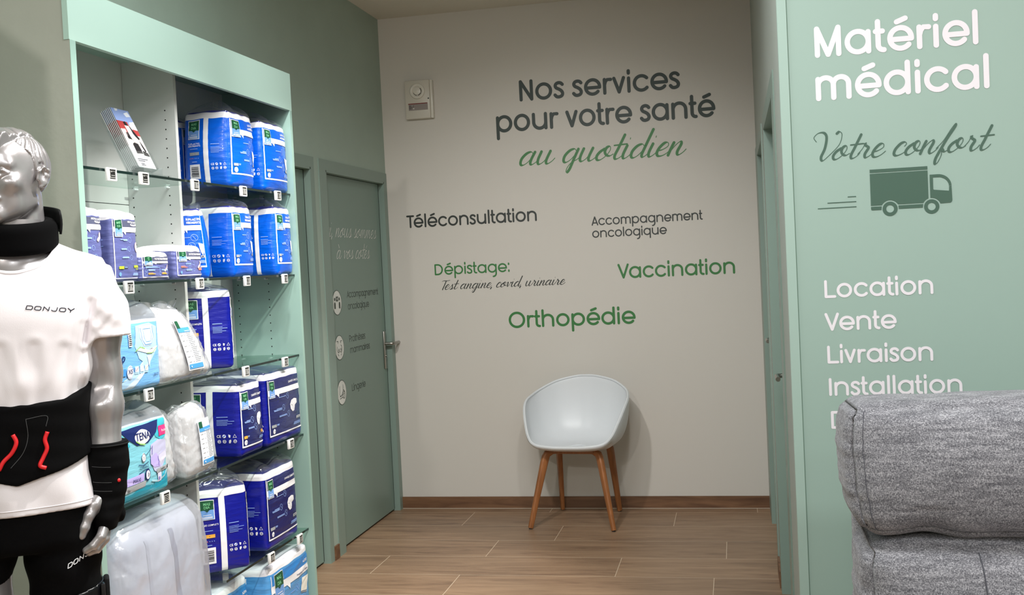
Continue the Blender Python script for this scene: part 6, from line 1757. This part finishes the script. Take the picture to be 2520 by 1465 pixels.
        for pts_, am, wd in (([(.200, 1.505), (.172, 1.44), (.151, 1.375), (.141, 1.32)], .0065, .007), ([(.158, 1.41), (.137, 1.33), (.121, 1.25), (.104, 1.19)], .0045, .009), ([(.130, 1.43), (.113, 1.35), (.094, 1.27), (.072, 1.19)], .0034, .010),
                             ([(.095, 1.31), (.070, 1.24), (.044, 1.18)], .0034, .010), ([(.030, 1.32), (.014, 1.25), (.004, 1.19)], .0028, .010), ([(-.04, 1.32), (-.035, 1.25), (-.03, 1.19)], .0028, .010),
                             ([(.212, 1.425), (.192, 1.405), (.168, 1.365)], .0030, .007), ([(.212, 1.382), (.200, 1.370), (.180, 1.345)], .0030, .006), ([(.14, 1.36), (.128, 1.27), (.125, 1.21)], .0030, .008)):
            for sg in (1, -1):
                q = None
                for a_, b_ in zip(pts_[:-1], pts_[1:]):
                    e_ = sd_cap(X * sg, Y * 0, Z, (a_[0], 0, a_[1]), (b_[0], 0, b_[1]), 0, 0); q = e_ if q is None else np.minimum(q, e_)
                d = d + front * am * .6 * (np.exp(-(q / wd) ** 2) - .5 * np.exp(-((q - 1.9 * wd) / wd) ** 2))
        hang = np.clip((1.36 - Z) / .12, 0, 1) * np.clip((Z - 1.13) / .05 + .3, 0, 1)
        d = d + .0022 * hang * np.sin(X * 58 + 6 * (Z - 1.2) * np.sign(X) + 1.5 * np.sin(X * 21 + Z * 9)) * (np.abs(Y) > .02)
        bun = np.exp(-((Z - 1.235 - .35 * np.clip(Y + .1, 0, .2)) / .03) ** 2)
        d = d - .006 * bun * (.6 + .4 * np.sin(X * 47 + 1))
        low = np.clip((1.04 - Z) / .06, 0, 1)
        d = d + .0045 * low * np.sin(X * 33 + 12 * (Z - .97) + 1.2 * np.sin(X * 14)) + .002 * low * np.sin(X * 60 - 30 * Z)
        d = smax(d, .943 - Z, .002)
        # neck opening
        d = smax(d, -sd_ell(X, Y, Z, (0, -.040, 1.588), (.101, .130, .106)), .004)
        return d
    Vs, Fs = surface_net(shirt, (-.262, -.150, .93), (.262, .150, 1.60), .0040)
    sh = add('t_shirt', [(Vs, Fs)], M_shirt)
    bv = BVHTree.FromPolygons([Vector(v) for v in Vs], [tuple(f) for f in Fs])
    def front_on(tree, x, z, off, y0=-.4):
        h = tree.ray_cast(Vector((x, y0, z)), Vector((0, 1, 0)))
        return (x, (h[0].y if h[0] else -.1) - off, z)
    # sewn neck band
    nb = MB(); pts = []
    ed = np.abs(sd_ell(Vs[:, 0], Vs[:, 1], Vs[:, 2], (0, -.040, 1.588), (.101, .130, .106))) < .005
    ed &= np.abs(trunk(Vs[:, 0], Vs[:, 1], Vs[:, 2])) < .006
    E = Vs[ed]; an = np.arctan2(E[:, 1] + .01, E[:, 0])
    for k in range(48):
        a = -PI + 2 * PI * (k + .5) / 48
        w_ = np.exp(-((np.abs((an - a + PI) % (2 * PI) - PI)) / .10) ** 2)
        if w_.sum() > .5: pts.append(tuple((E * w_[:, None]).sum(0) / w_.sum()))
    nb.tube(pts, .0055, M_shirt, 8, closed=True, flat=.7); nb.build('neck_band', sh, 180)
    for hz, in ((.958,),):
        hb = MB(); pts = []
        for k in range(90):
            a = 2 * PI * k / 90; dv = Vector((math.cos(a), math.sin(a), 0))
            h = bv.ray_cast(dv * .4 + Vector((0, 0, hz)), -dv)
            if h[0]: pts.append(h[0] + dv * .0004)
        hb.tube(pts, .0011, M_shirt, 6, closed=True); hb.build('hem_stitching', sh, 180)
    # maker's name: wide slanted capitals
    def wide(word, place, m, x0, z0, hgt, slope, wd, slant=.25, wide_=1.75):
        G = {'D': [[(0, 0), (.2, 1), (.86, 1), (1.06, .8), (1.0, .3), (.78, 0), (0, 0)]], 'O': [[(.18, 0), (.02, .2), (.1, .78), (.34, 1), (.86, 1), (1.04, .8), (.96, .22), (.72, 0), (.18, 0)]],
             'N': [[(0, 0), (.2, 1)], [(.2, 1), (.82, 0)], [(.82, 0), (1.02, 1)]], 'J': [[(.02, .22), (.16, 0), (.56, 0), (.78, .2), (.94, 1)]], 'Y': [[(.1, 1), (.5, .42)], [(1.06, 1), (.5, .42)], [(.5, .42), (.42, 0)]], '.': [[(.04, .92), (.08, .96)]]}
        b = MB(); x = 0
        for ch in word:
            S = [[(x0 + (x + px_) * hgt * wide_, z0 + py_ * hgt + (x + px_) * hgt * wide_ * slope) for px_, py_ in s] for s in G[ch]]
            S = [[(s[i][0] + (s[i + 1][0] - s[i][0]) * t / 5, s[i][1] + (s[i + 1][1] - s[i][1]) * t / 5) for i in range(len(s) - 1) for t in range(5)] + [s[-1]] for s in S]
            ribbons(b, S, lambda d: wd, place, m, .0012)
            x += 1.30 if ch != 'J' else 1.2
        return b
    wide('DONJOY.', lambda x, z, o: front_on(bv, x, z, o), M_ink, .024, 1.4035, .0082, -.135, .0021, wide_=1.62).build('printed_name', sh)

    # --- shorts
    def shorts(X, Y, Z):
        A = np.abs(X)
        d = loft(X, Y, Z, dense([(.80, .128, .104, .0), (.86, .137, .108, .0), (.95, .139, .110, .0), (1.0, .132, .104, .0), (1.06, .126, .1, .0)]))
        d = smax(d, .85 - Z, .03)
        leg = chain(X, Y, Z, [((.062, .0, .92), .078), ((.066, -.004, .82), .079), ((.070, -.006, .68), .080)], .02)
        leg2 = chain(X, Y, Z, [((-.078, .0, .92), .078), ((-.114, -.004, .82), .071), ((-.134, -.006, .68), .075)], .02)
        leg = np.minimum(smax(leg, .738 - Z, .004), smax(leg2, .785 - Z, .004))
        d = smin(d, leg, .02)
        d = d + .002 * np.sin(Z * 60 + X * 40 + Y * 20) * np.clip((.9 - Z) / .1, 0, 1)
        return smax(d, Z - 1.03, .004)
    Vp, Fp = surface_net(shorts, (-.225, -.14, .70), (.19, .14, 1.04), .0045)
    so = add('shorts', [(Vp, Fp)], M_blk)
    bp_ = BVHTree.FromPolygons([Vector(v) for v in Vp], [tuple(f) for f in Fp])
    wide('DONJ', lambda x, z, o: front_on(bp_, x, z, o), M_wp, .076, .808, .0092, .45, .0018, wide_=1.05).build('printed_name', so)

    # --- foam neck collar
    def collar(X, Y, Z):
        x, y = X - .006, Y - .004
        r = np.sqrt((x / .0925) ** 2 + (y / .0900) ** 2)
        d = (r - 1) * .090
        d = np.maximum(d, -(r - .62) * .09)
        ztop = 1.592 + .20 * (y + .09) - .10 * np.exp(-(x / .05) ** 2) * 0 
        zbot = 1.518 + .22 * (y + .09)
        h = np.maximum(Z - ztop, zbot - Z)
        return smax(d, h, .022)
    Vc, Fc = surface_net(collar, (-.105, -.105, 1.49), (.115, .11, 1.68), .0032)
    co = add('neck_collar', [(Vc, Fc)], M_foam)
    st = MB()
    def stp(u, v):
        a = math.radians(-8 + 118 * u); zb = 1.560 + .16 * (.09 + .09 * math.sin(a)) + v * .052 + .012 * u
        rr = .0945 + .003 * math.sin(v * PI)
        return (.006 + rr * 1.005 * math.cos(a), .004 + rr * math.sin(a), zb)
    st.grid(stp, 24, 5, M_strap); o = st.build('hook_strap', co, 180)
    md = o.modifiers.new('thickness', 'SOLIDIFY'); md.thickness = .005; md.offset = 1

    # --- back belt with red pulls
    def belt(X, Y, Z):
        d = trunk(X, Y, Z) - .0085
        d = smin(d, trunk(X, Y, Z) - .004, .004)
        ztop = 1.190 + .36 * np.clip(Y + .112, 0, .25) - .0 * X
        zbot = 1.012 + .10 * np.clip(Y + .112, 0, .25) + .26 * np.abs(X + .015)
        ztop = ztop - .0 * X
        d = smax(d, np.maximum(Z - ztop, zbot - Z), .006)
        return d + .0006 * np.sin(Z * 130 + X * 20)
    Vl, Fl = surface_net(belt, (-.175, -.155, .99), (.175, .150, 1.30), .0042)
    be = add('back_belt', [(Vl, Fl)], M_blk)
    bb = BVHTree.FromPolygons([Vector(v) for v in Vl], [tuple(f) for f in Fl])
    for cps in ([(-.018, 1.128), (-.012, 1.110), (-.022, 1.088), (-.040, 1.070), (-.050, 1.052)], [(.052, 1.127), (.046, 1.110), (.049, 1.090), (.040, 1.070), (.033, 1.054), (.045, 1.047)]):
        t = MB(); t.tube([front_on(bb, x, z, .0025) for x, z in catmull(cps, 6)], .0046, M_red, 10); t.build('pull_cord', be, 180)
    t = MB()
    M_st = mat('grey_stitching', (78, 78, 80), .8)
    for cps in ([(.010, 1.160), (.052, 1.163), (.050, 1.140)], [(.010, 1.160), (.012, 1.120), (.000, 1.085), (-.026, 1.055)]):
        ribbons(t, [catmull(cps, 8)], lambda d: .0010, lambda x, z, o: front_on(bb, x, z, o), M_st, .0012)
    t.build('stitching', be)

    # --- wrist brace on the left arm
    def brace(X, Y, Z):
        d = chain(X, Y, Z, [((.1735, -.008, 1.085), .0500), ((.1735, -.012, 1.03), .0485), ((.171, -.020, .975), .0420), ((.1665, -.024, .94), .0410)], .01)
        p = sd_ell(X, Y, Z, (.1625, -.028, .905), (.030, .048, .045))
        d = smin(d, p, .02)
        d = smax(d, Z - 1.078, .004)
        d = smax(d, .876 + .10 * (.17 - X) * 0 - Z + .0, .004)
        # splint along the back of the hand
        s = sd_cap(X, Y, Z, (.198, -.006, 1.055), (.187, -.016, .90), .016, .014)
        d = smin(d, smax(s, Z - 1.062, .004), .008)
        d = smin(d, sd_ell(X, Y, Z, (.203, -.004, 1.035), (.012, .02, .022)), .006)
        d = smin(d, sd_ell(X, Y, Z, (.197, -.016, .905), (.011, .018, .020)), .005)
        # thumb opening
        d = smax(d, -sd_ell(X, Y, Z, (.132, -.066, .937), (.021, .034, .024)), .004)
        return d + .0005 * np.sin(Z * 220)
    Vw, Fw = surface_net(brace, (.105, -.09, .86), (.225, .05, 1.09), .0026)
    wb = add('wrist_brace', [(Vw, Fw)], M_blk)
    bw = BVHTree.FromPolygons([Vector(v) for v in Vw], [tuple(f) for f in Fw])
    for z in (1.028, .992, .972):
        t = MB(); ribbons(t, [[(.140 + .004 * k, z - .0004 * k) for k in range(11)]], lambda d: .0009, lambda x, zz, o: front_on(bw, x, zz, o), M_st, .0008); t.build('strap_edge', wb)
    hx = front_on(bw, .196, .990, -.002)
    t = MB(); bm = bmesh.new(); bmesh.ops.create_uvsphere(bm, u_segments=14, v_segments=10, radius=.0048); t.bm(bm, M_red, Matrix.Translation(hx)); t.build('red_rivet', wb, 180)
    rt_ = MB(); pts = []
    for k in range(40):
        a = 2 * PI * k / 40; dv = Vector((math.cos(a), math.sin(a), 0)); c0 = Vector((.1725, -.008, 1.072))
        h = bw.ray_cast(c0 + dv * .1, -dv)
        if h[0]: pts.append(h[0] + dv * .0005)
    rt_.tube(pts, .0022, M_strap, 8, closed=True); rt_.build('edge_binding', wb, 180)

    # --- hinged brace on the left thigh
    def thigh(X, Y, Z):
        d = sd_cap(X, Y, Z, (.068, -.006, .86), (.078, -.008, .45), .088, .066)
        d = np.maximum(d, -(d + .007))
        top = .742 + .20 * (X - .083) + .10 * np.clip(-Y, -.1, .1) * 0 - .9 * np.clip(.03 - X, 0, 1)
        d = smax(d, np.maximum(Z - top, .52 - Z), .004)
        return d
    Vt, Ft = surface_net(thigh, (-.04, -.115, .50), (.19, .11, .83), .0042)
    tb = add('thigh_brace', [(Vt, Ft)], M_rub)
    t = MB(); t.box((.150, -.030, .52), (.163, .018, .757), M_strap, .005); t.build('hinge_bar', tb, 40)
    t = MB(); t.box((.143, -.052, .66), (.153, -.030, .752), M_rub, .003); t.build('strap_buckle', tb, 40)
    # --- stand
    t = MB(); t.cyl((0, 0, .0), (0, 0, .008), .17, mat('stand_glass', (190, 200, 200), .1), 48); t.build('base_plate', root, 40)
    t = MB(); t.cyl((.086, .05, .006), (.086, .04, .16), .008, M_metal, 14); t.build('stand_rod', root, 40)
figure()
